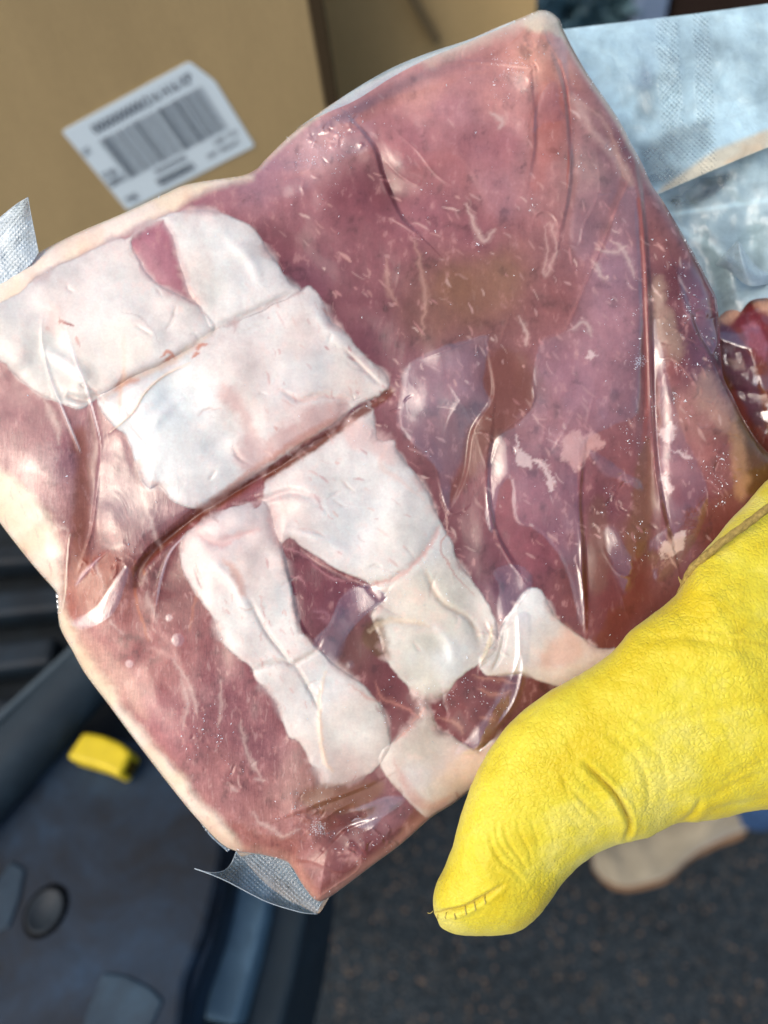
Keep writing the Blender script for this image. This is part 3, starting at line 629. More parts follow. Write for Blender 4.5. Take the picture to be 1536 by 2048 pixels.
crease([(1035,1290),(1045,1330),(1030,1400),(990,1460)], .8, 5)
for (cx_, cy_, rx_, ry_, nn_, hh_) in ((665,270,70,34,34,.8),(570,330,60,18,14,.5),(740,1690,70,34,22,.7),(880,110,120,24,12,.5),(1250,300,30,60,14,.5),(1390,690,50,90,26,.6),(1220,1010,50,60,20,.6),(250,1120,60,40,14,.5),
                                 (470,1520,60,60,12,.4),(630,1640,50,30,14,.5),(1060,110,40,40,12,.6),(1000,860,50,50,8,.4),(760,820,30,50,10,.5),(1440,880,40,60,16,.6),(990,1290,30,40,10,.6)):
    for k in range(nn_):
        x = rg.gauss(cx_, rx_ * .6); y = rg.gauss(cy_, ry_ * .6); a = rg.uniform(0, 6.28); L = rg.uniform(8, 34); b_ = a + rg.gauss(0, .7)
        ridge([(x, y), (x + L * .5 * math.cos(a), y + L * .5 * math.sin(a)), (x + L * .5 * math.cos(a) + L * .5 * math.cos(b_), y + L * .5 * math.sin(a) + L * .5 * math.sin(b_))], hh_ * rg.uniform(.3, 1) * rg.choice([1, 1, -1]), rg.uniform(1.2, 3), cv=False)
for i in range(16):                            # fine secondary creases, mostly upright and fanning
    x = rg.uniform(800, 1400); y = rg.uniform(150, 1150); L = rg.uniform(40, 140); a = R(80) + rg.gauss(0, .35)
    crease([(x, y), (x + .5 * L * math.cos(a) + rg.uniform(-10, 10), y + .5 * L * math.sin(a)), (x + L * math.cos(a), y + L * math.sin(a))], rg.uniform(.15, .45), rg.uniform(2, 4))

# --- where the wrapped surface folds down along a line: steep at the line, easing out on the right of it
def stepf(P, h, w_):
    P = catmull(P, 6); w = window(P, w_ * 4)
    d, t = dist_line(P, U[w], V[w]); env = np.sin(np.clip(t, .02, .98) * math.pi) ** .5
    k_ = (t * (len(P) - 1)).astype(int); c_ = P[np.clip(k_, 0, len(P) - 2)]; e_ = P[np.clip(k_ + 1, 1, len(P) - 1)] - c_
    sg = np.sign(e_[..., 0] * (V[w] - c_[..., 1]) - e_[..., 1] * (U[w] - c_[..., 0])) * d
    H[w] += h * env * (sm(-sg, -4, 6) * np.exp(-np.clip(-sg, 0, 999) / w_))
stepf([(1268,285),(1283,400),(1294,532),(1301,693),(1307,869),(1323,1000),(1345,1090)], -3.2, 40)
stepf([(1100,90),(1128,180),(1138,270),(1140,360),(1120,480)], -2.0, 34)
stepf([(690,225),(745,290),(765,350),(800,430),(838,470)], -2.2, 40)
stepf([(1060,130),(1068,200),(1070,290),(1060,350)], -1.2, 22)
stepf([(1352,540),(1391,658),(1423,716),(1462,795),(1510,880)], -2.2, 26)
stepf([(985,850),(975,960),(990,1060),(1030,1130)], -1.6, 26)
stepf([(1170,900),(1160,1000),(1168,1120),(1172,1220)], -1.8, 24)
stepf([(895,1030),(930,950),(945,860),(985,790),(975,700)], -1.2, 24)
stepf([(640,1300),(600,1245),(585,1180),(560,1090)], 1.2, 20)
stepf([(560,1640),(640,1610),(720,1580),(760,1560)], 1.4, 24)
stepf([(650,1700),(690,1660),(740,1640)], -1.4, 20)
# --- large form of the slab
PX2MM = .181
edge = np.clip(sd0 / 105, 0, 1)
H += -9.5 * (1 - np.sqrt(np.clip(1 - (1 - edge) ** 2, 0, 1)))
H += fbm(U, V, 90, 2, 1) * 1.1 + fbm(U, V, 260, 3, 22) * 2.2
H += fbm(U, V, 34, 2, 27) * .07
def dent(x, y, r, h, ax=1, ay=1, ang=0):
    c, s_ = math.cos(R(ang)), math.sin(R(ang)); du = U - x; dv = V - y
    H[...] += h * np.exp(-(((du * c + dv * s_) / (r * ax)) ** 2 + ((-du * s_ + dv * c) / (r * ay)) ** 2))
dent(895, 1010, 60, -3.0, 1, 1.6, 20); dent(770, 390, 70, -3.2, 1.4, .8); dent(180, 1000, 50, -2.6, .7, 3); dent(700, 1655, 55, -3.5, 1.6, .7, -25)
dent(900, 760, 80, 2.0, 1, 1.3); dent(1160, 780, 120, 2.4, 1, 2); dent(1300, 850, 40, -3.0, .6, 5); dent(1220, 1010, 50, -2.2)
dent(640, 560, 60, -1.8, .8, 2.6, -35); dent(330, 1150, 60, -2.2, 1.6, .8, -40); dent(960, 1230, 40, -2.5, .8, 2.2, -20)
dent(1400, 700, 60, -1.5, .6, 3, -25); dent(1080, 140, 60, 2, .8, 1.2); dent(560, 480, 50, -1.4, 1, 1.5, -30)
dent(800, 1400, 60, -1.6, 2, .7, -35); dent(430, 1450, 140, 1.8); dent(600, 300, 40, -1.6, 1.8, .7, -35)
# coat reflectivity and frost
lift = np.clip(lift, 0, 1.15)
fc = [(640,300,70,.9),(720,230,50,.6),(1000,150,60,.6),(1040,130,50,.7),(900,500,80,.25),(1130,300,60,.5),(1250,640,50,.7),(1275,730,26,1.1),(1285,720,20,1.0),(1360,735,26,1.1),(1350,800,40,.8),(1430,930,50,.9),(1440,1000,30,.8),(1225,985,24,1.1),(1215,1020,24,1.1),(1270,1090,50,.9),(1270,870,50,.9),(760,1180,60,.8),(880,1130,70,.5),(820,1400,60,.6),(960,1400,70,.6),(830,905,24,.9),(470,1540,22,1.3),(410,1460,60,.8),(620,1635,60,.8),(640,1660,24,1.1),(730,1690,45,1.1),(700,1560,50,.6),(950,490,24,.6),(1070,410,24,.9),(850,400,40,.6),(600,360,60,.5),(1345,560,50,.8),(1380,640,50,.8),(1420,700,40,.6),(1150,160,40,.5),(1240,300,40,.7),(250,1110,24,1.0),(700,850,40,.3)]
for x, y, r, a in fc:
    a = min(a, .8)
    frost += a * np.exp(-((U - x) ** 2 + (V - y) ** 2) / r ** 2) * .9
frost += .02 + .5 * sm(10 - sd0, 0, 8) * (V < 600)
frost = np.clip(frost, 0, 1.2)

# --- mesh: snap the outermost vertices to the outline, split the faces into parts
Us = U.copy(); Vs = V.copy()
snap = (sd0 < STEP * .45) & (sd0 > -STEP * 1.05)
Us[snap] = NX[snap]; Vs[snap] = NY[snap]
ok = sd0 > -STEP * 1.05
Hs = np.where(snap, -9.5 + (H - (-9.5 * (1 - np.sqrt(np.clip(1 - (1 - edge) ** 2, 0, 1))))) * .3, H)
Pw = on_pack(Us, Vs, Hs * .001)
du = np.gradient(Pw, axis=1); dv = np.gradient(Pw, axis=0)
Nw = np.cross(dv, du); Nw /= np.linalg.norm(Nw, axis=-1)[..., None] + 1e-12
if (Nw[300, 300] @ PN) < 0: Nw = -Nw
flat = Pw.reshape(-1, 3); nr, nc = U.shape
F = grid_faces(nr, nc)[:, ::-1]
okf = ok.ravel()[F].all(1) & ~(snap.ravel()[F].all(1))
F = F[okf]
pf = pid.ravel()[F].max(1); rf = (rind * (1 - fatm)).ravel()[F].mean(1) > .5
pf = np.where((pf == 0) & rf, 9, pf)
colA = np.concatenate([np.clip(col, .002, .95), np.ones(U.shape + (1,))], -1).reshape(-1, 4)
mskA = np.stack([lift, frost, np.clip(lean, 0, 1), np.ones(U.shape)], -1).reshape(-1, 4)
uvA = np.stack([U, 2048 - V], -1).reshape(-1, 2) / 1000.
pack = thing('vacuum_packed_pork', 'large clear vacuum pack of pink pork with white fat slabs held by the yellow glove', 'meat pack', on_pack(768., 1000., -.015))
PARTS = {0: ('lean_meat', 'marbled dark pink lean meat'), 1: ('fat_slab', 'white fat slab at the upper left with a small red spot'), 2: ('fat_slab', 'white fat slab right of the pink wedge'),
         3: ('fat_slab', 'square white fat slab above the long dark seam'), 4: ('fat_slab', 'white fat slab below the seam reaching right'), 5: ('fat_slab', 'long white fat strip running down the lower middle'),
         6: ('fat_slab', 'small pale fat piece beside the glove'), 7: ('fat_slab', 'cream fat piece at the bottom edge'), 9: ('outer_fat', 'cream outer fat along the left edges')}
for k, (nm, lab) in PARTS.items():
    f = F[pf == k]
    if not len(f): continue
    use, inv = np.unique(f, return_inverse=True); f2 = inv.reshape(f.shape)
    o = mesh_np(nm, flat[use], f2, M_MEAT, pack, True, Nw.reshape(-1, 3)[use], {'Col': colA[use], 'Msk': mskA[use]}, uvA[use])
    o['label'] = lab
# sides and back of the slab
E = np.concatenate([F[:, [0, 1]], F[:, [1, 2]], F[:, [2, 3]], F[:, [3, 0]]]); key = np.sort(E, 1)
kk, cnt = np.unique(key[:, 0].astype(np.int64) * 10 ** 7 + key[:, 1], return_counts=True)
one = set(kk[cnt == 1].tolist()); nxt = {}
for a, b in E[np.isin(key[:, 0].astype(np.int64) * 10 ** 7 + key[:, 1], list(one))]: nxt[int(a)] = int(b)
start = max(nxt, key=lambda q: 0); loop = [start]; seen = {start}
while nxt.get(loop[-1]) is not None and nxt[loop[-1]] not in seen:
    loop.append(nxt[loop[-1]]); seen.add(loop[-1])
lp = flat[loop]; n = len(lp); cen = lp.mean(0); hh = [0, -2, -5, -9, -14, -18, -21, -23]; ins = [0, -.001, .0, .004, .012, .024, .042, .070]
rows = []
dirs = cen - lp; dirs -= (dirs @ PN)[:, None] * PN; L_ = np.linalg.norm(dirs, axis=1)[:, None]; dirs /= L_
for h_, i_ in zip(hh, ins): rows.append(lp + dirs * np.minimum(i_, L_ * .8) - PN * h_ * -.001 * 1.0)
Vb = np.vstack(rows + [cen[None] - PN * .024]); Fb = [tuple(q) for q in grid_faces(len(hh), n, True)]
Fb += [((len(hh) - 1) * n + i, (len(hh) - 1) * n + (i + 1) % n, len(hh) * n) for i in range(n)]
M_RIND = simple('outer_rind', (226, 205, 180), .35, .5, .12, 30, **{'Coat Weight': 1.0, 'Coat Roughness': .12, 'Subsurface Weight': .2, 'Subsurface Scale': .004})
o = mesh_py('rind', Vb, Fb, M_RIND, pack, True); o['label'] = 'cream rind on the sides and back'

# frost crystals on the film, as tiny flakes
rr = np.random.RandomState(3)
dens = np.clip(frost - .08, 0, 1) ** 1.3 + .010; dens[(sd0 < 2) | snap] = 0
dens[(sd0 < 7) & (sd0 > 0)] += .25
pr = dens.ravel() / dens.sum(); idx = rr.choice(len(pr), 10000, p=pr)
cl = vnoise(U / 9, V / 9, 50).ravel()[idx]; rv_ = np.abs(fbm(U, V, 20, 3, 41)).ravel()[idx]; idx = idx[(cl > .40) & (rv_ < .17)]
FV = []; FF = []
for i in idx:
    p = flat[i] + PN * 3e-4 + rr.normal(0, 2e-4, 3); s = rr.uniform(.00005, .00019) * (1.7 if rr.rand() < .06 else 1)
    b = len(FV); e = rr.normal(0, 1, 3); e /= np.linalg.norm(e); k3 = rr.uniform(1, 2.6)
    q = rr.normal(0, 1, (4, 3)) * s * .8 + np.outer([-1, 1, 0, 0], e) * s * k3
    FV += list(p + q); FF += [(b, b + 1, b + 2), (b, b + 2, b + 3), (b, b + 3, b + 1), (b + 1, b + 3, b + 2)]
M_FROST = simple('ice_frost', (236, 242, 248), .25, .8, .02)
o = mesh_np('frost', np.array(FV), np.array(FF), M_FROST, pack, False); o['kind'] = 'stuff'; o['label'] = 'white frost crystals scattered on the film'

# ------------------------------------------------------------------ film tabs and the bag behind
def film_patch(name, rowsUV, depths, parent, mat, op=.5, fr=.5, emb=0., c=(206, 226, 234), n=40, m=40, label=None, warp=1.0, opf=None, thick=0):
    """a sheet through rows of photo points, each row with its own depths (metres)"""
    Rw = [catmull(r, 8) for r in rowsUV]; K = len(Rw)
    def res(a, k):
        t = np.linspace(0, 1, k); s = np.linspace(0, 1, len(a)); return np.stack([np.interp(t, s, a[:, i]) for i in range(a.shape[1])], 1)
    A = np.array([res(r, m) for r in Rw]); D = np.array([res(catmull(np.array([[d, 0] for d in dd]), 8), m)[:, 0] for dd in depths])
    A3 = np.concatenate([A, D[..., None]], -1); B = np.zeros((n, m, 3))
    for j in range(m): B[:, j] = res(catmull(A3[:, j], 8) if K > 2 else A3[:, j], n)
    u, v, d = B[..., 0], B[..., 1], B[..., 2]
    d = d + warp * (fbm(u, v, 120, 3, 35) * .0022 + np.abs(fbm(u, v, 70, 3, 40)) * .0012)
    Pv = at_depth(u, v, d)
    o_ = np.full(u.shape, op) if opf is None else opf(u, v)
    em = emb(u, v) if callable(emb) else np.full(u.shape, emb)
    msk = np.stack([o_, np.full(u.shape, fr), em, np.ones(u.shape)], -1).reshape(-1, 4)
    cc = c(u, v) if callable(c) else np.ones(u.shape + (3,)) * s2l(c)
    cl_ = np.concatenate([cc, np.ones(u.shape + (1,))], -1).reshape(-1, 4)
    o = mesh_np(name, Pv.reshape(-1, 3), grid_faces(n, m)[:, ::-1], mat, parent, True, None, {'Col': cl_, 'Msk': msk}, np.stack([u, 2048 - v], -1).reshape(-1, 2) / 1000)
    if label: o['label'] = label
    return o
M_RIMF = simple('film_edge_glint', (206, 222, 230), .25, .8, .05, **{'Alpha': .8})  # pale tubes for the light that the cut film edges catch
# top-left tab, curling
film_patch('film_tab', [[(-120,560),(-60,490),(-10,445),(30,412),(56,395)], [(-110,620),(-50,560),(0,505),(40,470),(62,430)], [(-80,660),(-20,600),(20,560),(60,530),(77,505)]],
           [[.286,.286,.284,.280,.276], [.288,.288,.287,.286,.284], [.290,.290,.290,.290,.290]], pack, M_FILM, .8, .5, .35, c=(214, 232, 240), n=50, m=60, label='embossed film tab at the upper left corner')
# bottom tab, curling
film_patch('film_tab', [[(389,1737),(420,1745),(446,1742),(462,1728),(474,1700)], [(418,1746),(450,1760),(480,1750),(510,1730),(530,1705)], [(455,1762),(500,1785),(540,1775),(560,1750),(572,1716)], [(540,1806),(560,1806),(590,1806),(600,1780),(592,1748)], [(600,1824),(618,1826),(634,1827),(640,1812),(650,1796)]],
           [[.279,.282,.288,.293,.296], [.279,.283,.288,.292,.294], [.281,.285,.289,.292,.292], [.285,.287,.290,.292,.291], [.288,.290,.292,.292,.291]], pack, M_FILM, .32, .15, .6, c=(176, 206, 224), n=70, m=50, label='curled embossed film tab below the meat', warp=.25)
film_patch('film_corner', [[(470,1700),(540,1704),(575,1716)], [(540,1775),(570,1790),(600,1770)], [(632,1828),(642,1822),(660,1792)]],
           [[.2945]*3, [.2945]*3, [.2945]*3], pack, M_FILM, .45, .2, 0, c=(216, 186, 150), n=30, m=30, label='brownish bottom corner of the film', warp=.2)
# small fold where the left edge kinks, and the strip along the lower left
film_patch('film_fold', [[(111,1180),(114,1210),(118,1254)], [(124,1190),(126,1215),(124,1256)], [(140,1180),(144,1215),(140,1265)]], [[.289]*3, [.288]*3, [.290]*3], pack, M_FILM, .5, .2, .3, c=(150, 186, 210), n=16, m=24, label='small bluish fold of film at the left kink', warp=.2)
film_patch('film_fold', [[(398,1642),(420,1672),(455,1704)], [(420,1640),(440,1660),(470,1690)]], [[.2895]*3, [.2905]*3], pack, M_FILM, .5, .5, .3, c=(170, 196, 216), n=10, m=24, warp=.2)
for P_, D_ in (([(389,1737),(420,1745),(446,1742),(462,1728),(474,1700)], [.2788,.2815,.287,.2925,.295]), ([(389,1737),(420,1748),(457,1764),(500,1787),(540,1806),(600,1824),(634,1828)], [.2788,.2788,.281,.283,.285,.2875,.2915])):
    W_ = catmull([(p[0], p[1], d) for p, d in zip(P_, D_)], 8); tube('film_rim_glint', at_depth(W_[:, 0], W_[:, 1], W_[:, 2]), .00016, M_RIMF, pack, 8)
for P_ in ([(56,395),(62,430),(70,470),(77,505)], [(-60,488),(-10,444),(30,411),(56,395)]):
    W_ = catmull(P_, 8); tube('film_rim_glint', at_depth(W_[:, 0], W_[:, 1], np.linspace(.276, .289, len(W_)) if P_[0][0] == 56 else np.linspace(.286, .276, len(W_))), .00014, M_RIMF, pack, 8)
# pale seam of film along the upper edge
film_patch('film_edge', [[(590,258),(640,226),(700,184),(775,140),(850,108),(940,78),(1030,40)], [(590,258.5),(646,229),(712,200),(785,154),(856,117),(942,82),(1031,44)]], [[.290,.291,.292,.292,.291,.290,.289], [.289]*7], pack, M_FILM, .5, .4, .0, c=(206, 226, 226), n=14, m=90, label='pale folded film edge along the top', warp=.3)

bag = thing('vacuum_bag', 'frosted clear vacuum bag holding dark red meat, behind the pork at the right edge', 'vacuum bag', at_depth(np.array(1500.), np.array(600.), np.array(.34)))
def op_top(u, v):
    o = .80 + .25 * fbm(u, v, 110, 4, 51)
    dark = sm(sdf_poly([(1270,290),(1330,262),(1420,235),(1425,290),(1400,330),(1330,370),(1290,380)], u, v), -8, 14)
    dk2 = sm(sdf_poly([(1280,110),(1310,130),(1320,240),(1270,240),(1272,150)], u, v), -14, 20) * .35
    return np.clip(o - dark * .34 - dk2, 0, 1)
def emb_top(u, v):
    b1 = sm(26 - np.abs(u - (1336 + (v - 100) * .06)), 0, 6) * (u > 1310); b2 = sm(20 - np.abs(u - (1404 + (v - 100) * .05)), 0, 5)
    b3 = sm(sdf_poly([(1280,300),(1330,262),(1420,235),(1430,300),(1330,370)], u, v), -4, 6)
    return np.clip(b1 + b2 + b3 * .8, 0, 1)
def c_top(u, v):
    a = np.ones(u.shape + (3,)) * s2l((196, 230, 240)) * (1 + .25 * fbm(u, v, 45, 4, 36))[..., None]
    w = sm(sdf_poly([(1310,392),(1330,370),(1430,300),(1560,250),(1560,300),(1400,360)], u, v), -8, 8)[..., None]
    a = a + (s2l((224, 220, 196)) - a) * w
    return a + (s2l((222, 186, 140)) - a) * (w * sm(fbm(u, v, 60, 3, 9), 0, .5)[..., None] * .45)
film_patch('bag_film', [[(1100,62),(1180,52),(1300,38),(1400,26),(1560,4),(1720,-18)], [(1110,160),(1200,160),(1320,140),(1420,130),(1560,110),(1720,90)], [(1150,290),(1240,280),(1340,265),(1440,240),(1560,200),(1720,160)], [(1260,415),(1318,388),(1380,360),(1450,330),(1560,285),(1720,225)]],
           [[.345,.345,.342,.340,.338,.336], [.338,.338,.335,.334,.331,.330], [.334,.335,.333,.332,.330,.330], [.325,.325,.324,.322,.320,.320]], bag, M_FILM, fr=.9, opf=op_top, emb=emb_top, c=c_top, n=130, m=170, label='pale blue frosted bag film with embossed bands')
def op_mid(u, v):
    o = .62 + .3 * fbm(u, v, 80, 4, 53)
    streak = sm(14 - np.abs((v - 470) - (u - 1380) * .55), 0, 12) * .25 + sm(10 - np.abs((v - 420) + (u - 1400) * .15), 0, 10) * .3
    dark = sm(sdf_poly([(1330,400),(1400,350),(1470,340),(1450,380),(1400,410),(1350,425)], u, v), -8, 14) * .4
    return np.clip(o + streak - dark, .05, 1)
film_patch('bag_film', [[(1260,412),(1320,385),(1400,350),(1460,325),(1560,280),(1720,220)], [(1300,470),(1360,450),(1430,440),(1500,430),(1560,420),(1720,400)], [(1380,560),(1420,540),(1460,520),(1500,500),(1560,500),(1720,490)], [(1430,690),(1450,650),(1480,625),(1505,600),(1560,595),(1720,590)]],
           [[.330]*6, [.340,.338,.334,.332,.330,.330], [.335,.334,.326,.336,.328,.328], [.330,.326,.322,.320,.320,.320]], bag, M_FILM, fr=.5, opf=op_mid, c=(200, 230, 238), n=90, m=110, label='crumpled clear bag film over the second piece', warp=1.6)
# peaked fold of film
film_patch('film_fold', [[(1430,530),(1450,505),(1474,482)], [(1455,540),(1466,515),(1476,483)], [(1500,572),(1486,530),(1477,484)], [(1560,560),(1510,530),(1480,486)]], [[.332,.322,.312], [.328,.320,.311], [.318,.313,.310], [.328,.320,.312]], bag, M_FILM, .40, .3, 0, c=(206, 226, 236), n=30, m=30, label='sharp peaked fold in the bag film', warp=.2)
# the second piece of meat
u2, v2 = np.meshgrid(np.arange(1395, 1720, 2.6), np.arange(580, 1010, 2.6))
P2 = catmull([(1400,665),(1440,632),(1470,606),(1500,592),(1560,585),(1700,600),(1710,900),(1600,980),(1500,920),(1450,820),(1420,740)], 5, True)
s2, nx2, ny2 = sdf_poly(P2, u2, v2, True)
c2 = np.ones(u2.shape + (3,)) * s2l((120, 52, 46))
for P, cc, a, sf in (([(1400,680),(1440,634),(1500,590),(1560,580),(1560,640),(1520,620),(1500,598),(1470,640),(1440,660)], (206,158,128), .9, 10), ([(1470,640),(1496,600),(1530,650),(1540,690),(1500,660),(1465,655)], (112,30,34), .9, 5), ([(1484,652),(1512,640),(1536,690),(1530,720),(1496,690)], (150,88,100), .8, 6),
                   ([(1438,640),(1470,665),(1490,690),(1520,740),(1530,860),(1510,850),(1470,780),(1445,740)], (92,56,74), .9, 6), ([(1452,720),(1480,715),(1488,738),(1470,742)], (168,142,136), .8, 6), ([(1450,690),(1470,690),(1462,712)], (150,128,140), .6, 6), ([(1510,730),(1540,720),(1560,900),(1530,860)], (116,56,30), .9, 5)):
    m_ = sm(sdf_poly(P, u2 + fbm(u2, v2, 14, 3, 3) * 4, v2 + fbm(u2, v2, 14, 3, 5) * 4), -sf, sf)[..., None] * a; c2 = c2 + (s2l(cc) - c2) * m_
d2 = .333 - .016 * np.sqrt(np.clip(s2 / 90, 0, 1)) - .003 * np.abs(fbm(u2, v2, 90, 2, 14)) - .0003 * np.abs(fbm(u2, v2, 30, 2, 16))
sn = (s2 < 1.2) & (s2 > -2.8); u2s = np.where(sn, nx2, u2); v2s = np.where(sn, ny2, v2)
F2 = grid_faces(*u2.shape)[:, ::-1]; F2 = F2[(s2 > -2.8).ravel()[F2].all(1) & ~sn.ravel()[F2].all(1)]
use, inv = np.unique(F2, return_inverse=True)
L2 = np.clip(sm(fbm(u2, v2, 40, 3, 8), -.1, .25) * .9, 0, 1)
A = np.concatenate([c2, np.ones(u2.shape + (1,))], -1).reshape(-1, 4); B_ = np.stack([L2, L2 * .5 + .3, np.ones(u2.shape) * .7, np.ones(u2.shape)], -1).reshape(-1, 4)
o = mesh_np('meat', at_depth(u2s, v2s, d2).reshape(-1, 3)[use], inv.reshape(F2.shape), M_MEAT, bag, True, None, {'Col': A[use], 'Msk': B_[use]}, (np.stack([u2, 2048 - v2], -1).reshape(-1, 2) / 1000)[use])
o['label'] = 'dark red second piece of meat'
pb = at_depth(P2[:, 0], P2[:, 1], np.full(len(P2), .333)); ax_ = MW @ np.array([0, 0, -1.0])
rows = [pb, pb + ax_ * .006, (pb - pb.mean(0)) * .9 + pb.mean(0) + ax_ * .014]; nn = len(pb)
mesh_py('meat_back', np.vstack(rows + [rows[-1].mean(0)[None]]), [tuple(q) for q in grid_faces(3, nn, True)] + [(2 * nn + i, 2 * nn + (i + 1) % nn, 3 * nn) for i in range(nn)], M_RIND, bag, True)

# ------------------------------------------------------------------ glove
def leather():
    t = NT('yellow_leather'); g = t.n('TexCoord').outputs['Object']
    warp = t.n('TexNoise', {'Vector': g, 'Scale': 330.0, 'Detail': 3.0}).outputs[1]
    gv = t.n('VectorMath', {0: g, 1: t.n('VectorMath', {0: warp, 1: (.0013, .0013, .0013)}, operation='MULTIPLY').outputs[0]}, operation='ADD').outputs[0]
    v1 = t.n('TexVoronoi', {'Vector': gv, 'Scale': 600.0}, feature='DISTANCE_TO_EDGE').outputs[0]
    v2 = t.n('TexVoronoi', {'Vector': gv, 'Scale': 1100.0}, feature='DISTANCE_TO_EDGE').outputs[0]
    e1 = t.ramp(v1, [(.0, 0.0), (.22, 1.0)]); e2 = t.ramp(v2, [(.0, 0.0), (.2, 1.0)])
    pore = t.ramp(t.n('TexVoronoi', {'Vector': g, 'Scale': 780.0}, feature='F1').outputs[0], [(.10, 0.0), (.26, 1.0)])
    zone = t.ramp(t.noise(g, 34, 4, .6), [(.38, .35), (.62, 1.0)])
    big = t.noise(g, 45, 5, .6, .5)
    base = t.ramp(t.noise(g, 26, 6, .65), [(.36, s2l((212, 190, 22))), (.5, s2l((222, 209, 56))), (.66, s2l((228, 220, 110)))])
    base = t.mix(t.math('MULTIPLY', t.math('SUBTRACT', 1.0, pore), .38), base, c4(176, 140, 8))
    base = t.mix(t.math('MULTIPLY', t.math('SUBTRACT', 1.0, e1), .10), base, c4(205, 170, 8))
    cv = t.n('Attribute', attribute_name='Col').outputs['Color']
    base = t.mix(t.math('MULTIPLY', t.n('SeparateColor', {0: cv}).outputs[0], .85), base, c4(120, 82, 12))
    t.P(Base_Color=base, Roughness=.46, Specular_IOR_Level=.38, Sheen_Weight=.15)
    h = t.math('ADD', t.math('MULTIPLY', e1, zone), t.math('MULTIPLY', e2, .15))
    h = t.math('ADD', h, t.math('MULTIPLY', pore, .35))
    n1 = t.bump(big, .6, .0016)
    t.P(Normal=t.bump(h, .75, .00024, n1))
    return t.m
M_LEATHER = leather()
glove = thing('leather_glove', 'bright yellow leather work glove gripping the meat pack with its thumb', 'glove', at_depth(np.array(1250.), np.array(1500.), np.array(.27)))
ST = [((868,1826),(874,1838)),((866,1800),(884,1856)),((871,1772),(915,1868)),((888,1738),(958,1871)),((904,1695),(1010,1869)),((917,1650),(1048,1858)),((929,1610),(1076,1834)),((943,1570),(1098,1804)),((967,1520),(1123,1770)),((1003,1466),(1158,1735)),((1048,1420),(1198,1705)),((1093,1385),(1248,1686)),((1138,1360),(1292,1677)),((1183,1335),(1325,1661)),((1226,1302),(1354,1646)),((1262,1262),(1400,1643)),((1312,1222),(1446,1636)),((1340,1200),(1493,1624)),((1360,1180),(1536,1618)),((1393,1122),(1610,1612)),((1443,1060),(1690,1610)),((1493,1005),(1770,1620)),((1536,960),(1850,1640)),((1640,870),(1930,1655)),((1800,850),(2040,1650)),((1990,930),(2150,1570)),((2180,960),(2290,1530)),((2400,930),(2470,1520)),((2600,900),(2640,1520))]
ST = np.array(ST, float); NS, NR = 700, 300
def rs(a, n): 
    a = catmull(a, 10); s = np.r_[0, np.cumsum(np.linalg.norm(np.diff(a, axis=0), axis=1))]
    return a
A4 = catmull(np.concatenate([ST[:, 0], ST[:, 1]], 1), 16)
sl = np.r_[0, np.cumsum(np.linalg.norm(np.diff(A4, axis=0), axis=1))]; q = np.linspace(0, 1, NS) * sl[-1]
A4 = np.stack([np.interp(q, sl, A4[:, i]) for i in range(4)], 1)
half = np.linalg.norm(A4[:, :2] - A4[:, 2:], axis=1) / 2
sx = A4[:, [0, 2]].mean(1)
cd = np.interp(sx, [868, 900, 980, 1100, 1300, 1500, 1700, 1950, 2600], [.267, .266, .264, .262, .262, .266, .280, .305, .33])
th = np.interp(sx, [868, 880, 910, 980, 1100, 1300, 1500, 1700, 1950, 2300, 2600], [.003, .007, .012, .0155, .017, .0195, .024, .030, .038, .036, .042])
th = th * np.sqrt(np.clip(half / 30, 0, 1))
ang = np.linspace(0, 2 * math.pi, NR, endpoint=False)
ca = np.cos(ang); sa = np.sin(ang)
ex = .86
gc = np.sign(ca) * np.abs(ca) ** ex; gs = np.sign(sa) * np.abs(sa) ** .92
GU = (A4[:, [0]] + A4[:, [2]]) / 2 + (A4[:, [0]] - A4[:, [2]]) / 2 * gc
GV = (A4[:, [1]] + A4[:, [3]]) / 2 + (A4[:, [1]] - A4[:, [3]]) / 2 * gc
GD = cd[:, None] - th[:, None] * gs
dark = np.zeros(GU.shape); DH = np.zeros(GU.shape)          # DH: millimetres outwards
front = sm(gs, -.1, .15)
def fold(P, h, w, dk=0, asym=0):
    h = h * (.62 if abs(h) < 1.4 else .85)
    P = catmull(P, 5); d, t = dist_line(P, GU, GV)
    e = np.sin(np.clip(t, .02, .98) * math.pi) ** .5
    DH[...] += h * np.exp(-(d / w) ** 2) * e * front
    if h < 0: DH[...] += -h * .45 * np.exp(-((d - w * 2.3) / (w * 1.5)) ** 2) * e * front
    if dk: dark[...] = np.maximum(dark, dk * np.exp(-(d / (w * .45)) ** 2) * e * front)  # dk paints the crease's shade into the leather colour
c8 = lambda L: crop(L, 850, 1350, 3.072)
c6 = lambda L: crop(L, 768, 1200, 2)
seam = c8([(40,1455),(85,1456),(130,1450),(240,1427),(330,1382),(400,1340),(475,1290)])
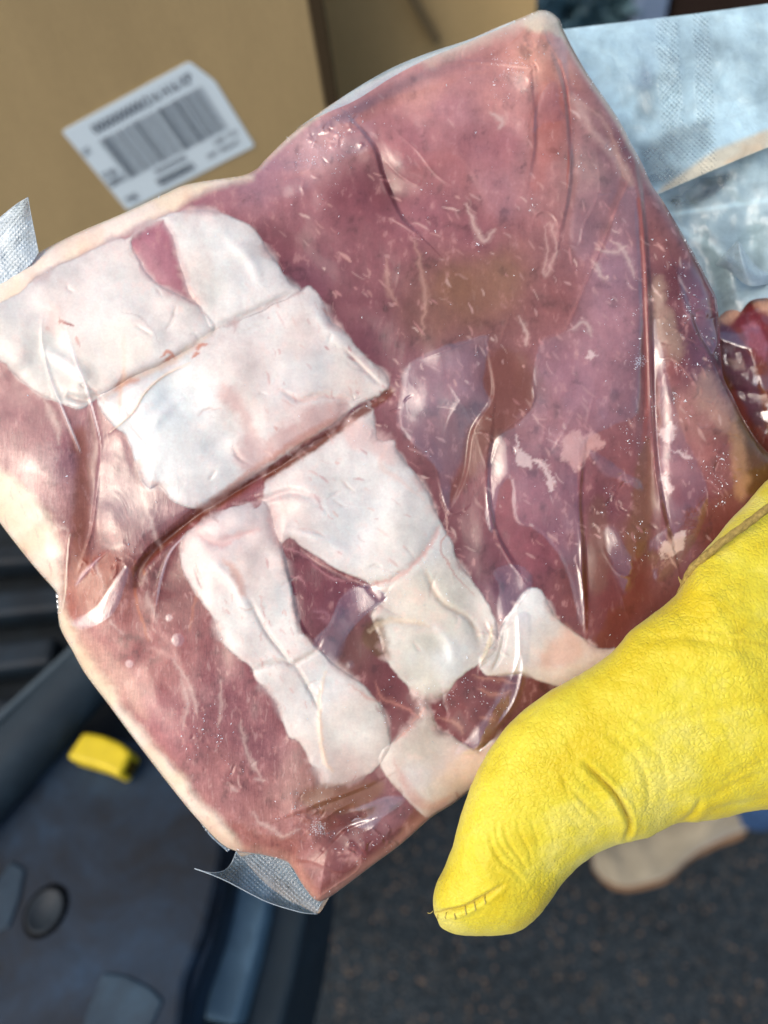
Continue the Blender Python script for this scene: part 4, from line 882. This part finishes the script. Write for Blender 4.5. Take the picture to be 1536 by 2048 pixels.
# wrinkles across the thumb (transverse), irregular
sN = np.arange(NS)[:, None] / NS; tN = ang[None, :] / (2 * math.pi)
DH += .6 * (fbm(GU * .9 + GV * .45, GV * .12 - GU * .12, 11, 3, 5) * .16) * front * sm(GU, 1400, 1000)
DH += fbm(GU, GV, 60, 4, 7) * .45 + fbm(GU, GV, 20, 3, 9) * .10
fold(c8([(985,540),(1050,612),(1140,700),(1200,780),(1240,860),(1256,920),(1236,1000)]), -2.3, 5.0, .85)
fold(c8([(1225,850),(1262,880),(1262,950),(1250,1000)]), -.8, 2.5, .6)
fold(c8([(1190,640),(1290,760),(1330,900),(1300,1010)]), 1.2, 20)
fold(c8([(1120,760),(1180,880),(1180,1000)]), .9, 18)
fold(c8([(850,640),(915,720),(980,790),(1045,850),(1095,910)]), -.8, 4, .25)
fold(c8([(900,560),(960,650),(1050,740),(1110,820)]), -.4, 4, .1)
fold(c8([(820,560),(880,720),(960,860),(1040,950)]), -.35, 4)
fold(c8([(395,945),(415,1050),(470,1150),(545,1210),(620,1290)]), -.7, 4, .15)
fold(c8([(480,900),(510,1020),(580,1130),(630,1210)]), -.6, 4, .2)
fold(c8([(440,900),(450,1020),(520,1110),(590,1190)]), -.4, 3, .1)
fold(c8([(560,860),(590,980),(640,1080),(660,1180)]), -.4, 3.5)
fold(c8([(640,850),(680,980),(720,1080)]), -.35, 3.5); fold(c8([(720,800),(780,960),(800,1080)]), -.3, 3.5)
fold(c8([(420,1060),(380,1180),(430,1260)]), .9, 14); fold(c8([(600,1240),(690,1350),(640,1440)]), .5, 12)
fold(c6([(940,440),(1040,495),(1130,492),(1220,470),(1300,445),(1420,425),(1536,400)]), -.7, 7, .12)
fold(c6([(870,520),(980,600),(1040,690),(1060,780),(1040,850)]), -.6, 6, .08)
fold(c6([(900,440),(1000,530),(1100,620),(1130,720),(1120,790)]), -.4, 6)
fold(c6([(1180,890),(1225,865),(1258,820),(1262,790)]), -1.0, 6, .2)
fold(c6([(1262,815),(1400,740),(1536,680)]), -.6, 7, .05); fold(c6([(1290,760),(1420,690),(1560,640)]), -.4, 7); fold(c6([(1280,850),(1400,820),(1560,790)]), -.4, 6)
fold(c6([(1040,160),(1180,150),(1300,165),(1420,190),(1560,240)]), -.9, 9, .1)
fold(c6([(1100,180),(1250,200),(1400,250),(1560,330)]), .9, 22)
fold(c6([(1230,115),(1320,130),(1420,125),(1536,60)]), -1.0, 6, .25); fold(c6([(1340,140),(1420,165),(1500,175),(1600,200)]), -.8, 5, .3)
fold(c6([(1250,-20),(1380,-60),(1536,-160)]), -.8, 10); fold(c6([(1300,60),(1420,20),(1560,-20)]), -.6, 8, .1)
fold(c6([(1000,260),(1120,250),(1260,290),(1400,300),(1560,340)]), -.4, 9); fold(c6([(880,330),(1000,330),(1120,360),(1250,360)]), -.3, 8)
fold(c6([(700,480),(760,620),(850,700),(880,780)]), -.3, 7)
rg2 = random.Random(9)
for i in range(46):
    x = rg2.uniform(1000, 1560); y = rg2.uniform(1080, 1640); a = R(rg2.choice([-28, 22, 60, 75])) + rg2.gauss(0, .2); L = rg2.uniform(25, 80)
    fold([(x, y), (x + L * .5 * math.cos(a) + rg2.uniform(-8, 8), y + L * .5 * math.sin(a) + rg2.uniform(-5, 5)), (x + L * math.cos(a), y + L * math.sin(a))], -rg2.uniform(.1, .35), rg2.uniform(3, 5.5))
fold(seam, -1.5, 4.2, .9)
fold([(p[0] + 2, p[1] + 17) for p in seam[:-1]], .5, 11); fold([(p[0] - 4, p[1] - 20) for p in seam], .7, 13)
GP = at_depth(GU, GV, GD)
gn = np.cross(np.roll(GP, -1, 1) - np.roll(GP, 1, 1), np.gradient(GP, axis=0)); gn /= np.linalg.norm(gn, axis=-1)[..., None] + 1e-12
if gn[NS // 2, NR // 4] @ (EYE - GP[NS // 2, NR // 4]) < 0: gn = -gn
edgef = sm(np.arange(NS), 2, 20)[:, None]
GP = GP + gn * (DH * .001 * edgef)[..., None]
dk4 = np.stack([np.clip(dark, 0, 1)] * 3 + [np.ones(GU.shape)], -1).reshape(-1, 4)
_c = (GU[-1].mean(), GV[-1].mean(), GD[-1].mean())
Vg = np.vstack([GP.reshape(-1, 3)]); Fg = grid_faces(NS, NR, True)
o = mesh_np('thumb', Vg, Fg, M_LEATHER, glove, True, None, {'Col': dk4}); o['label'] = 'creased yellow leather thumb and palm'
tipc = mesh_py('thumb_end', list(GP[0]) + [GP[0].mean(0)], [((i + 1) % NR, i, NR) for i in range(NR)], M_LEATHER, glove, True)
mesh_py('cuff_hem', [*(GP[-1]), *((GP[-1] - GP[-1].mean(0)) * .9 + GP[-1].mean(0)), *((GP[-14] - GP[-14].mean(0)) * .9 + GP[-14].mean(0))], [tuple(f) for f in grid_faces(3, NR, True)], M_LEATHER, glove, True)
def surf(u, v, lift_=.0):
    d = (GU[:, :NR // 2] - u) ** 2 + (GV[:, :NR // 2] - v) ** 2; k = np.unravel_index(np.argmin(d), d.shape)
    return GP[:, :NR // 2][k] + gn[:, :NR // 2][k] * lift_
M_THREAD = simple('grey_thread', (196, 180, 104), .8, .2)
for (x, y, dx, dy) in ((370,1380,3,14),(308,1416,4,14),(250,1442,4,14),(192,1468,2,15),(132,1470,1,13),(82,1478,0,12)):
    a = c8([(x - dx, y - dy + 2), (x, y), (x + dx, y + dy + 3)]); a = catmull(a, 3)
    tube('stitch', [surf(p[0], p[1], .00018 + .00022 * math.sin(i / (len(a) - 1) * math.pi)) for i, p in enumerate(a)], .00019, M_THREAD, glove, 8)
# palm and four fingers behind the pack
def finger(path, r0, r1, name, label=None):
    P = catmull([list(p) for p in path], 8); r = np.linspace(r0, r1, len(P)); t = np.linspace(0, 1, len(P))
    r = r * np.sqrt(np.clip(1 - ((t - .9) / .1).clip(0, 1) ** 2 * .93, .02, 1)) * (1 + .05 * np.sin(t * 19))
    W = at_depth(P[:, 0], P[:, 1], P[:, 2]); o = tube(name, W, r, M_LEATHER, glove, 28)
    if label: o['label'] = label
    return o
for i, (y0, y1, x1) in enumerate(((1010, 830, 1230), (1120, 990, 1150), (1230, 1140, 1140), (1330, 1290, 1190))):
    finger([(1900, 1100 + i * 90, .345), (1740, y0 + 20, .352), (1560, y0 - 20, .345), (1400, (y0 + y1) / 2, .333), (x1, y1, .322)], .0145, .0105, 'finger')
pm = catmull([(1980, 1210, .318), (1900, 1210, .322), (1820, 1210, .326), (1740, 1205, .334), (1660, 1200, .343)], 10)
Wp = at_depth(pm[:, 0], pm[:, 1], pm[:, 2]); vax = MW @ np.array([0.25, 1.0, 0]); zax = MW @ np.array([0, 0, 1.0]); aa = np.linspace(0, 2 * math.pi, 64, endpoint=False)
rp = np.interp(np.linspace(0, 1, len(pm)), [0, .5, .85, 1], [.55, .9, .95, .6])
Vp = (Wp[:, None] + rp[:, None, None] * (np.cos(aa)[None, :, None] * vax * .047 + np.sin(aa)[None, :, None] * zax * .022)).reshape(-1, 3)
mesh_py('palm', list(Vp) + [Wp[0], Wp[-1]], [tuple(f) for f in grid_faces(len(pm), 64, True)] + [(len(Vp), (k + 1) % 64, k) for k in range(64)] + [(len(Vp) + 1, (len(pm) - 1) * 64 + k, (len(pm) - 1) * 64 + (k + 1) % 64) for k in range(64)], M_LEATHER, glove, True)
# draw cord at the cuff
M_CORD = simple('tan_leather_cord', (158, 136, 74), .75, .25, .35, 900, .0004, 2500)
cp = catmull(crop([(1176,1178),(1196,1148),(1215,1105),(1240,1065),(1300,1012),(1370,955),(1440,905),(1500,860),(1580,800),(1700,720)], 768, 600, 2), 14)
cd_ = np.interp(cp[:, 0], [1356, 1380, 1440, 1536, 1620], [.2655, .2600, .2555, .2535, .254])
o = tube('cord', at_depth(cp[:, 0], cp[:, 1], cd_), np.interp(np.arange(len(cp)), [0, 14, 30], [.0007, .00115, .0013]), M_CORD, glove, 18, wob=.07)
o['label'] = 'thin tan leather cord along the glove'
for a, b in (((1368,1178),(1361,1158)), ((1366,1176),(1357,1153)), ((866,1822),(855,1825))):
    tube('loose_thread', [at_depth(np.array(float(a[0] + (b[0] - a[0]) * k)), np.array(float(a[1] + (b[1] - a[1]) * k + 3 * math.sin(k * 3))), np.array(.263)) for k in np.linspace(0, 1, 6)], .00012, M_THREAD, glove, 6)

# ------------------------------------------------------------------ background
def asphalt():
    t = NT('asphalt'); g = t.n('TexCoord').outputs['Object']
    v = t.n('TexVoronoi', {'Vector': g, 'Scale': 190.0, 'Randomness': 1.0}); cr = t.n('SeparateColor', {0: v.outputs[1]})
    st = t.ramp(cr.outputs[0], [(.0, s2l((22, 31, 37))), (.5, s2l((36, 47, 54))), (.85, s2l((50, 60, 66))), (.97, s2l((70, 66, 60))), (1.0, s2l((120, 100, 84)))])
    big = t.ramp(t.noise(g, 6, 5, .6), [(.3, .75), (.7, 1.2)])
    t.P(Base_Color=t.mix(1.0, st, big, 'MULTIPLY'), Roughness=.85, Specular_IOR_Level=.3, Normal=t.bump(t.math('SUBTRACT', 1.0, v.outputs[0]), .8, .004))
    return t.m
g = 60.
road = mesh_py('asphalt_road', [(-g, -g, 0), (g, -g, 0), (g, g, 0), (-g, g, 0)], [(0, 1, 2, 3)], asphalt()); road['kind'] = 'structure'

def liner(name, col=(34, 58, 80), lo=(8, 18, 28)):
    t = NT(name); g = t.n('TexCoord').outputs['Object']
    a = t.noise(g, 9, 6, .68, .6); b = t.noise(g, 60, 4, .7)
    f = t.math('ADD', t.math('MULTIPLY', a, .8), t.math('MULTIPLY', b, .2))
    t.P(Base_Color=t.ramp(f, [(.38, s2l(lo)), (.52, (s2l(lo) + s2l(col)) * .42), (.68, s2l(col))]), Roughness=t.math('MULTIPLY_ADD', b, .3, .45), Specular_IOR_Level=.3, Normal=t.bump(t.noise(g, 420, 3, .6), .5, .0008))
    return t.m
M_LINER = liner('dusty_black_bed_liner'); M_BLACK = simple('gap_shade_black', (5, 6, 8), .9, .1, .2); M_BUMP = liner('black_bumper_plastic', (110, 142, 160), (84, 112, 128)); M_BUMPD = liner('dark_bumper_plastic', (46, 64, 74), (34, 48, 56))
truck = thing('pickup_truck', 'open rear of a pickup truck with dusty dark bed liner and bumper', 'truck', (-.5, .6, 0))
def zp(pts, z): return np.array([on_z(np.array(float(a)), np.array(float(b)), z) for a, b in pts])
ZT = .80
# tailgate liner: main sheet
prism('tailgate_liner', zp([(345,2200),(372,1960),(412,1860),(432,1780),(448,1700),(430,1500),(-700,1350),(-900,2100)], ZT), ZT - .03, M_LINER, truck, .006)
prism('tailgate_lip', zp([(352,2200),(384,1990),(424,1880),(446,1790),(462,1700),(478,1600),(470,1590),(442,1700),(426,1800),(402,1880),(368,1975),(330,2200)], ZT - .012), ZT - .06, M_LINER, truck, .003)
prism('bed_floor', zp([(700,1640),(430,1500),(-900,1380),(-1400,900),(-500,300),(1700,0),(1900,600)], ZT - .05), ZT - .10, liner('bed_floor_liner', (26, 42, 52), (12, 20, 26)), truck, .004)
# rounded bar between tailgate and bed
a, b = zp([(-160,1720)], ZT + .015)[0], zp([(330,1180)], ZT + .015)[0]
P = [a + (b - a) * k for k in np.linspace(0, 1, 20)]
tube('bed_bar', P, .031, liner('bar_plastic', (50, 66, 76), (30, 42, 50)), truck, 24)
a2, b2 = zp([(-160,1585)], ZT + .04)[0], zp([(330,1125)], ZT + .04)[0]
tube('bar_highlight', [a2 + (b2 - a2) * k for k in np.linspace(0, 1, 20)], .0035, liner('bar_highlight_pale', (96, 110, 118), (66, 80, 88)), truck, 12)  # pale tube stands in for the highlight along the bar
for k, (p, q) in enumerate((((-200,1240),(200,1200)), ((-200,1135),(140,1110)), ((-200,1350),(120,1310)), ((-200,1430),(60,1440)))):
    A_, B2 = zp([p], ZT - .02)[0], zp([q], ZT - .02)[0]; e = (B2 - A_) / 2; w_ = np.cross(e, (0, 0, 1)); w_ /= np.linalg.norm(w_)
    block('bed_rib', (A_ + B2) / 2, (e, w_ * .016, np.array([0, 0, .016])), liner('rib_liner', (30, 46, 58), (16, 26, 34)) if k == 0 else bpy.data.materials['rib_liner'], truck, .006)
# raised pads, recess disc
M_PAD = liner('pale_pad_plastic', (56, 82, 100), (24, 42, 56))  # paler than the liner around it
for nm, pts, hz in (('raised_pad', [(206,1945),(250,1950),(300,1975),(326,2000),(300,2060),(280,2150),(150,2150),(170,2030)], .0022), ('raised_pad', [(22,1722),(50,1738),(38,1800),(16,1856),(-30,1870),(-20,1780)], .0022)):
    prism(nm, zp(pts, ZT + hz), ZT - .004, M_PAD, truck, .002)
dc = zp([(92,1822)], ZT)[0]; ex_ = zp([(124,1775)], ZT)[0] - dc; ey_ = zp([(122,1845)], ZT)[0] - dc; ey_ = ey_ * .85; ex_ = ex_ * .88
def disc(name, c, ex, ey, z0, z1, mat, parent, n=48, bev=.002, inner=None):
    an = np.linspace(0, 2 * math.pi, n, endpoint=False); ring = c + np.cos(an)[:, None] * ex + np.sin(an)[:, None] * ey
    prof = [(1.0, z0), (1.0, z1 - bev), (1 - .04, z1)] + ([(inner, z1), (inner - .06, z1 - .0015), (0.0, z1 - .0015)] if inner else [(0.0, z1)])
    V_ = []; 
    for s, z in prof: r_ = c + (ring - c) * max(s, 1e-3); r_ = r_.copy(); r_[:, 2] = z; V_ += list(r_)
    return mesh_py(name, V_, [tuple(f) for f in grid_faces(len(prof), n, True)] + [tuple(range((len(prof) - 1) * n, len(prof) * n))], mat, parent, True)
disc('recess_ring', dc, ex_ * 1.22, ey_ * 1.22, ZT - .002, ZT + .0015, M_BLACK, truck)  # black disc stands in for the shaded recess around the cap
disc('round_cap', dc, ex_, ey_, ZT, ZT + .0035, liner('cap_plastic', (46, 58, 66), (30, 38, 44)), truck, inner=.86)
# gap, its shade put in as a black block, and bumper
prism('bumper_slot', zp([(300,2250),(470,2250),(560,1500),(440,1500)], ZT - .13), ZT - .30, M_BLACK, truck, .002)
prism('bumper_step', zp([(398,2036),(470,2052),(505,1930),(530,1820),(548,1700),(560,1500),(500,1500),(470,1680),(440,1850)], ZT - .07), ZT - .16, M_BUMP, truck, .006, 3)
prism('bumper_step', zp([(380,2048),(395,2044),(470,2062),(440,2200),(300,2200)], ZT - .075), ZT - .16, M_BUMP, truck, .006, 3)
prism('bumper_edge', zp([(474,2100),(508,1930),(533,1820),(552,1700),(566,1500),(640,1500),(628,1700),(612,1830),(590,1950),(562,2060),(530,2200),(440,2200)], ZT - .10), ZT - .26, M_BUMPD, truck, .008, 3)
# far side of the bed and its top rail
far = on_plane(np.array([1000., 1700.]), np.array([60., -60.]), (0, 1.9, 0), (0, 1., 0))
block('bed_wall', (0, 2.05, .95), (np.array([2.0, 0, 0]), np.array([0, .04, 0]), np.array([0, 0, .30])), M_LINER, truck, .01)
for k in range(9):
    block('wall_rib', (-1.2 + k * .3, 1.995, .95), (np.array([.03, 0, 0]), np.array([0, .014, 0]), np.array([0, 0, .26])), M_LINER, truck, .006)

# cardboard boxes
def cardboard(name, c=(176, 140, 92)):
    t = NT(name); g = t.n('TexCoord').outputs['Object']
    a = t.noise(t.n('Mapping', {'Vector': g, 'Scale': (5, 5, 2)}).outputs[0], 2, 6, .6); f = t.noise(t.n('Mapping', {'Vector': g, 'Scale': (90, 90, 25)}).outputs[0], 8, 4, .7)
    w = t.n('TexWave', {'Vector': g, 'Scale': 46.0, 'Distortion': .5}, bands_direction='X').outputs[1]
    k = t.math('ADD', t.math('MULTIPLY', a, .55), t.math('ADD', t.math('MULTIPLY', f, .35), t.math('MULTIPLY', w, .02)))
    b = np.array(s2l(c)); t.P(Base_Color=t.ramp(k, [(.30, b * .80), (.66, b * 1.12)]), Roughness=.8, Specular_IOR_Level=.2, Normal=t.bump(t.math('ADD', t.math('MULTIPLY', w, .3), t.math('MULTIPLY', f, 2.0)), .3, .0006))
    return t.m
M_CARD = cardboard('brown_cardboard', (176, 154, 112)); M_CARD2 = cardboard('pale_cardboard', (212, 182, 128))
YB = .68
def fp(u, v, y=YB): return on_plane(np.array(float(u)), np.array(float(v)), (0, y, 0), (0, 1., 0))
box = thing('cardboard_box', 'tall brown cardboard box with a white barcode label, standing upper left', 'box', (-.35, .85, ZT - .05), 'cardboard boxes in the truck bed')
xr = float(fp(634, 107)[0]); T_ = .004; X_L = xr - .62
def quadblock(name, x0, x1, y0, y1, z0, z1, mat, parent, bv=.0015): return block(name, ((x0 + x1) / 2, (y0 + y1) / 2, (z0 + z1) / 2), (np.array([(x1 - x0) / 2, 0, 0]), np.array([0, (y1 - y0) / 2, 0]), np.array([0, 0, (z1 - z0) / 2])), mat, parent, bv)
Z0, Z1 = ZT - .05, 1.42
quadblock('front_panel', X_L, xr, YB, YB + T_, Z0, Z1, M_CARD, box)
quadblock('side_panel', xr - T_, xr - .0002, YB + T_ + .0005, YB + .42, Z0, Z1, M_CARD, box)
quadblock('side_panel', X_L, X_L + T_, YB + T_ + .0005, YB + .42, Z0, Z1, M_CARD, box)
quadblock('back_panel', X_L, xr, YB + .4205, YB + .42 + T_, Z0, Z1, M_CARD, box)
quadblock('bottom_panel', X_L + T_, xr - T_, YB + T_, YB + .42, Z0, Z0 + T_, M_CARD, box)
quadblock('top_flap', X_L + .001, xr - .001, YB + .001, YB + .205, Z1 + .0005, Z1 + .005, M_CARD, box); quadblock('top_flap', X_L + .001, xr - .001, YB + .209, YB + .42, Z1 + .0005, Z1 + .005, M_CARD, box)
# dark strip at the corner: the side panel's shade put into colour
quadblock('corner_shade', xr - .0001, xr + .012, YB - .0008, YB + .012, Z0, Z1, cardboard('shaded_edge_cardboard', (70, 58, 40)), box)
# shipping label
t = NT('white_label_paper'); t.P(Base_Color=(.74, .88, .95, 1), Roughness=.5); M_PAPER = t.m
M_INK = simple('label_ink', (72, 84, 98), .6, .3, .05)
ya = YB - .0006
LA, LB, LD, LE = fp(130, 262, ya), fp(375, 124, ya), fp(516, 291, ya), fp(249, 421, ya)
LBf = fp(392, 112, ya)                                        # full corner before the cut
ex_ = ((LBf - LA) + (LD - LE)) / 2; ey_ = ((LE - LA) + (LD - LBf)) / 2; L0 = (LA + LBf + LD + LE) / 4 - (ex_ + ey_) / 2
def lp_(s, t_, y=0.): p = L0 + ex_ * s + ey_ * t_; return np.array([p[0], ya - y, p[2]])
def rounded(pts, r=.03, n=5):
    out = []; N = len(pts); pts = np.array(pts, float)
    for i in range(N):
        a, b, c = pts[i - 1], pts[i], pts[(i + 1) % N]; p = b + (a - b) / np.linalg.norm(a - b) * r; q = b + (c - b) / np.linalg.norm(c - b) * r
        for k in range(n + 1): t_ = k / n; out.append((1 - t_) ** 2 * p + 2 * t_ * (1 - t_) * b + t_ * t_ * q)
    return out
outl = rounded([(0, 0), (.93, 0), (1, .26), (1, 1), (0, 1)])
V_ = [lp_(*p, .0004) for p in outl] + [lp_(*p, -.0004) for p in outl]; n_ = len(outl)
lab = mesh_py('shipping_label', V_, [tuple(range(n_)), tuple(range(2 * n_ - 1, n_ - 1, -1))] + [(i, (i + 1) % n_, (i + 1) % n_ + n_, i + n_) for i in range(n_)], M_PAPER, box); lab['label'] = 'white barcode label stuck at a slant'
def strip(rects, name, parent=lab):
    V_ = []; F_ = []
    for s0, t0, s1, t1 in rects:
        b = len(V_); V_ += [lp_(s0, t0, .0008), lp_(s1, t0, .0008), lp_(s1, t1, .0008), lp_(s0, t1, .0008)]; F_.append((b, b + 1, b + 2, b + 3))
    return mesh_py(name, V_, F_, M_INK, parent)
rg3 = random.Random(21); bars = []; s = .155
while s < .915:
    w_ = rg3.choice([.003, .004, .004, .006, .010]); bars.append((s, .235, min(s + w_, .92), .71)); s += w_ + rg3.choice([.005, .005, .007, .010])
strip(bars, 'barcode')
def words(txt, s0, t0, hgt, wid, bold=0.0):
    cu = bpy.data.curves.new('print_line', 'FONT'); cu.body = txt; cu.size = 1; cu.offset = bold
    ob = bpy.data.objects.new('tmp', cu); C.objects.link(ob); dg = bpy.context.evaluated_depsgraph_get(); dg.update()
    me = bpy.data.meshes.new_from_object(ob.evaluated_get(dg)); bpy.data.objects.remove(ob)
    co = np.array([v.co[:] for v in me.vertices]); mn, mx = co.min(0), co.max(0)
    for v, q in zip(me.vertices, co):
        p = lp_(s0 + (q[0] - mn[0]) / (mx[0] - mn[0]) * wid, t0 + hgt - (q[1] - mn[1]) / (mx[1] - mn[1]) * hgt, .0009); v.co = p
    me.materials.append(M_INK); return link(bpy.data.objects.new('print_line', me), lab)
words('00000000000/216 H16 KP', .17, .075, .10, .72, .015)
words('0000000001', .30, .835, .10, .28, .02); words('0000000000', .33, .745, .05, .24, .01); words('LBS TO', .78, .755, .05, .17, .01); words('NET WEIGHT', .69, .85, .055, .24, .005)
words('LOT', .015, .235, .07, .06, .01); words('27.50', .02, .53, .075, .10, .02); words('LBS/KG', .015, .625, .075, .125, .02); words('PORK', .045, .86, .08, .09, .01)

box2 = thing('cardboard_box', 'paler cardboard box standing behind, right of the labelled box, with a short crease', 'box', (.05, 1.1, ZT - .05), 'cardboard boxes in the truck bed')
Y2 = .80
x2 = float(fp(1072, 12, Y2)[0]); x1_ = xr + .004
quadblock('front_panel', xr - .12, x2, Y2 + .0, Y2 + T_, Z0, 1.33, M_CARD2, box2) if False else None
mesh_py('front_panel', [(xr + .004, YB + .15, Z0), (x2, Y2, Z0), (x2, Y2, 1.36), (xr + .004, YB + .15, 1.36), (xr + .004, YB + .154, Z0), (x2, Y2 + T_, Z0), (x2, Y2 + T_, 1.36), (xr + .004, YB + .154, 1.36)], [(0, 1, 2, 3), (7, 6, 5, 4), (0, 4, 5, 1), (1, 5, 6, 2), (2, 6, 7, 3), (3, 7, 4, 0)], M_CARD2, box2)
mesh_py('side_panel', [(x2, Y2 + T_, Z0), (x2, Y2 + .3, Z0), (x2, Y2 + .3, 1.30), (x2, Y2 + T_, 1.30), (x2 - T_, Y2 + T_, Z0), (x2 - T_, Y2 + .3, Z0), (x2 - T_, Y2 + .3, 1.30), (x2 - T_, Y2 + T_, 1.30)], [(0, 1, 2, 3), (7, 6, 5, 4), (0, 4, 5, 1), (1, 5, 6, 2), (2, 6, 7, 3), (3, 7, 4, 0)], M_CARD2, box2)
A_, B2 = fp(812, -30, Y2 + .006), fp(872, 78, Y2 + .006); e = (B2 - A_) / 2
block('crease', (A_ + B2) / 2 - np.array([0, .004, 0]), (e, np.array([.0035, 0, .002]), np.array([0, .004, 0])), cardboard('crease_cardboard', (140, 120, 86)), box2, .001)

# things farther in the bed
bk = thing('plastic_bag', 'crumpled pale clear plastic bag lying behind the boxes at the top edge', 'bag', fp(1180, 40, 1.3))
u3, v3 = np.meshgrid(np.linspace(1070, 1300, 60), np.linspace(-160, 160, 60))
yy = 1.35 + fbm(u3, v3, 60, 4, 33) * .10
B3 = EYE + rays(u3, v3) * (yy / rays(u3, v3)[..., 1])[..., None]
mesh_np('bag_sheet', B3.reshape(-1, 3), grid_faces(60, 60), simple('cloudy_plastic', (96, 128, 138), .3, .6, .5, 14), bk, True)
tot = thing('storage_tote', 'pale blue grey plastic tote at the top edge beside the frosted bag', 'tote', (.55, 1.35, ZT - .05))
xa, xb = float(fp(1272, 20, 1.3)[0]), float(fp(1338, 20, 1.3)[0]); M_T = simple('blue_grey_plastic', (150, 172, 200), .5, .4, .06)
quadblock('body', xa, xb, 1.30, 1.55, ZT - .05, 1.16, M_T, tot, .008); quadblock('rim', xa - .006, xb + .006, 1.292, 1.56, 1.161, 1.18, M_T, tot, .004)
bx3 = thing('dark_crate', 'dark brown crate at the top right corner above the frosted bag', 'crate', (.8, 1.35, ZT - .05)); xc = xb + .012
M_D = simple('dark_brown_board', (58, 44, 36), .8, .2, .2, 8)
for k in range(5): quadblock('board', xc, xc + .6, 1.31, 1.33, ZT - .05 + k * .095, ZT - .05 + k * .095 + .088, M_D, bx3, .003)
quadblock('side_board', xc, xc + .02, 1.3305, 1.7, ZT - .05, 1.2, M_D, bx3, .003)

# yellow block on the tailgate
yb = thing('yellow_hook_cap', 'small yellow plastic block with a dark hollow end lying on the dark liner', 'plastic cap', zp([(195,1510)], ZT)[0])
tp = zp([(166,1463),(205,1470),(240,1485),(262,1503),(238,1552),(205,1536),(168,1525),(131,1514)], ZT + .028)
prism('cap_body', tp, ZT + .002, simple('yellow_plastic', (214, 190, 30), .45, .4, .1, 60), yb, .004, 3)
mid = (tp[3] + tp[4]) / 2; e = (tp[4] - tp[3]) / 2; out_ = np.cross(e, (0, 0, 1)); out_ /= np.linalg.norm(out_); 
if (out_ @ (mid - tp.mean(0))) < 0: out_ = -out_
block('cap_hole', mid + np.array([0, 0, -.013]) + out_ * .0002, (e * .55, out_ * .0014, np.array([0, 0, .007])), simple('hole_shade', (70, 56, 14), .8, .1), yb, .0008)  # dark block on the end face, the hollow's shade put into colour

# person's foot
M_SUEDE = simple('tan_suede', (150, 142, 122), .9, .15, .22, 22, .003, 120, **{'Sheen Weight': .4}); M_SOLE = simple('tan_rubber_sole', (128, 100, 74), .8, .2, .15); M_JEAN = simple('blue_denim', (52, 80, 120), .9, .15, .25, 60, .001, 900)
per = thing('person', 'lower leg in blue jeans and tan suede boot standing on the asphalt under the glove', 'person', on_z(np.array(1420.), np.array(1600.), 0.))
toe = on_z(np.array(1186.), np.array(1742.), 0.); heel = on_z(np.array(1480.), np.array(1622.), 0.)
ax = heel - toe; Lb = np.linalg.norm(ax); ax /= Lb; sd_ = np.cross((0, 0, 1), ax)
def boot(name, sc_w, z0f, hf, mat, n=60, m=40):
    V_ = []
    for i in range(n):
        t_ = i / (n - 1); w_ = .053 * max(1e-3, 1 - (1 - min(t_ / .30, 1)) ** 2.4) ** .5 * (1 - .30 * float(sm(np.array(t_), .35, .62))) * max(.02, 1 - max(0, (t_ - .9) / .1) ** 2) ** .5 * (1 + .02 * math.sin(t_ * 23)) * sc_w
        hgt = hf(t_)
        for k in range(m):
            a = 2 * math.pi * k / m; x = math.cos(a) * w_; z = z0f + (hgt - z0f) * (.5 + .5 * math.sin(a)) if True else 0
            x *= 1 - .25 * max(0, math.sin(a)) ** 2
            V_.append(toe + ax * (t_ * Lb) + sd_ * x + np.array([0, 0, z]))
    return mesh_py(name, V_ , [tuple(f) for f in grid_faces(n, m, True)] + [tuple(range(m)), tuple(range((n - 1) * m, n * m))], mat, per, True)
boot('boot', 1.0, .018, lambda t_: np.interp(t_, [0, .03, .1, .25, .45, .6, .8, 1], [.03, .05, .062, .066, .085, .125, .14, .12]) + .003 * math.sin(t_ * 31), M_SUEDE)
boot('boot_sole', 1.10, .0, lambda t_: .024, M_SOLE)
k0 = toe + ax * Lb * .98; kn = on_z(np.array(1900.), np.array(1180.), .45)
P = np.array([k0 + np.array([0, 0, .09]), k0 + np.array([0, 0, .16]) + (kn - k0) * .05, k0 * .5 + kn * .5 + np.array([0, 0, .05]), kn, kn + np.array([.10, -.10, .42])]); P = catmull(P, 10)
tt_ = np.linspace(0, 1, len(P)); tube('jeans', P, .052 + .02 * tt_ + .002 * np.sin(tt_ * 40), M_JEAN, per, 40)
sp_ = catmull([(2420, 1215, .325), (2700, 1230, .345), (3100, 1300, .40), (3500, 1420, .47)], 10)
tube('jacket_sleeve', at_depth(sp_[:, 0], sp_[:, 1], sp_[:, 2]), np.linspace(.038, .062, len(sp_)) + .0016 * np.sin(np.arange(len(sp_)) * 1.3), simple('navy_cloth', (38, 48, 70), .9, .2, .2, 80, .001, 700), per, 36)
bpy.context.view_layer.update()
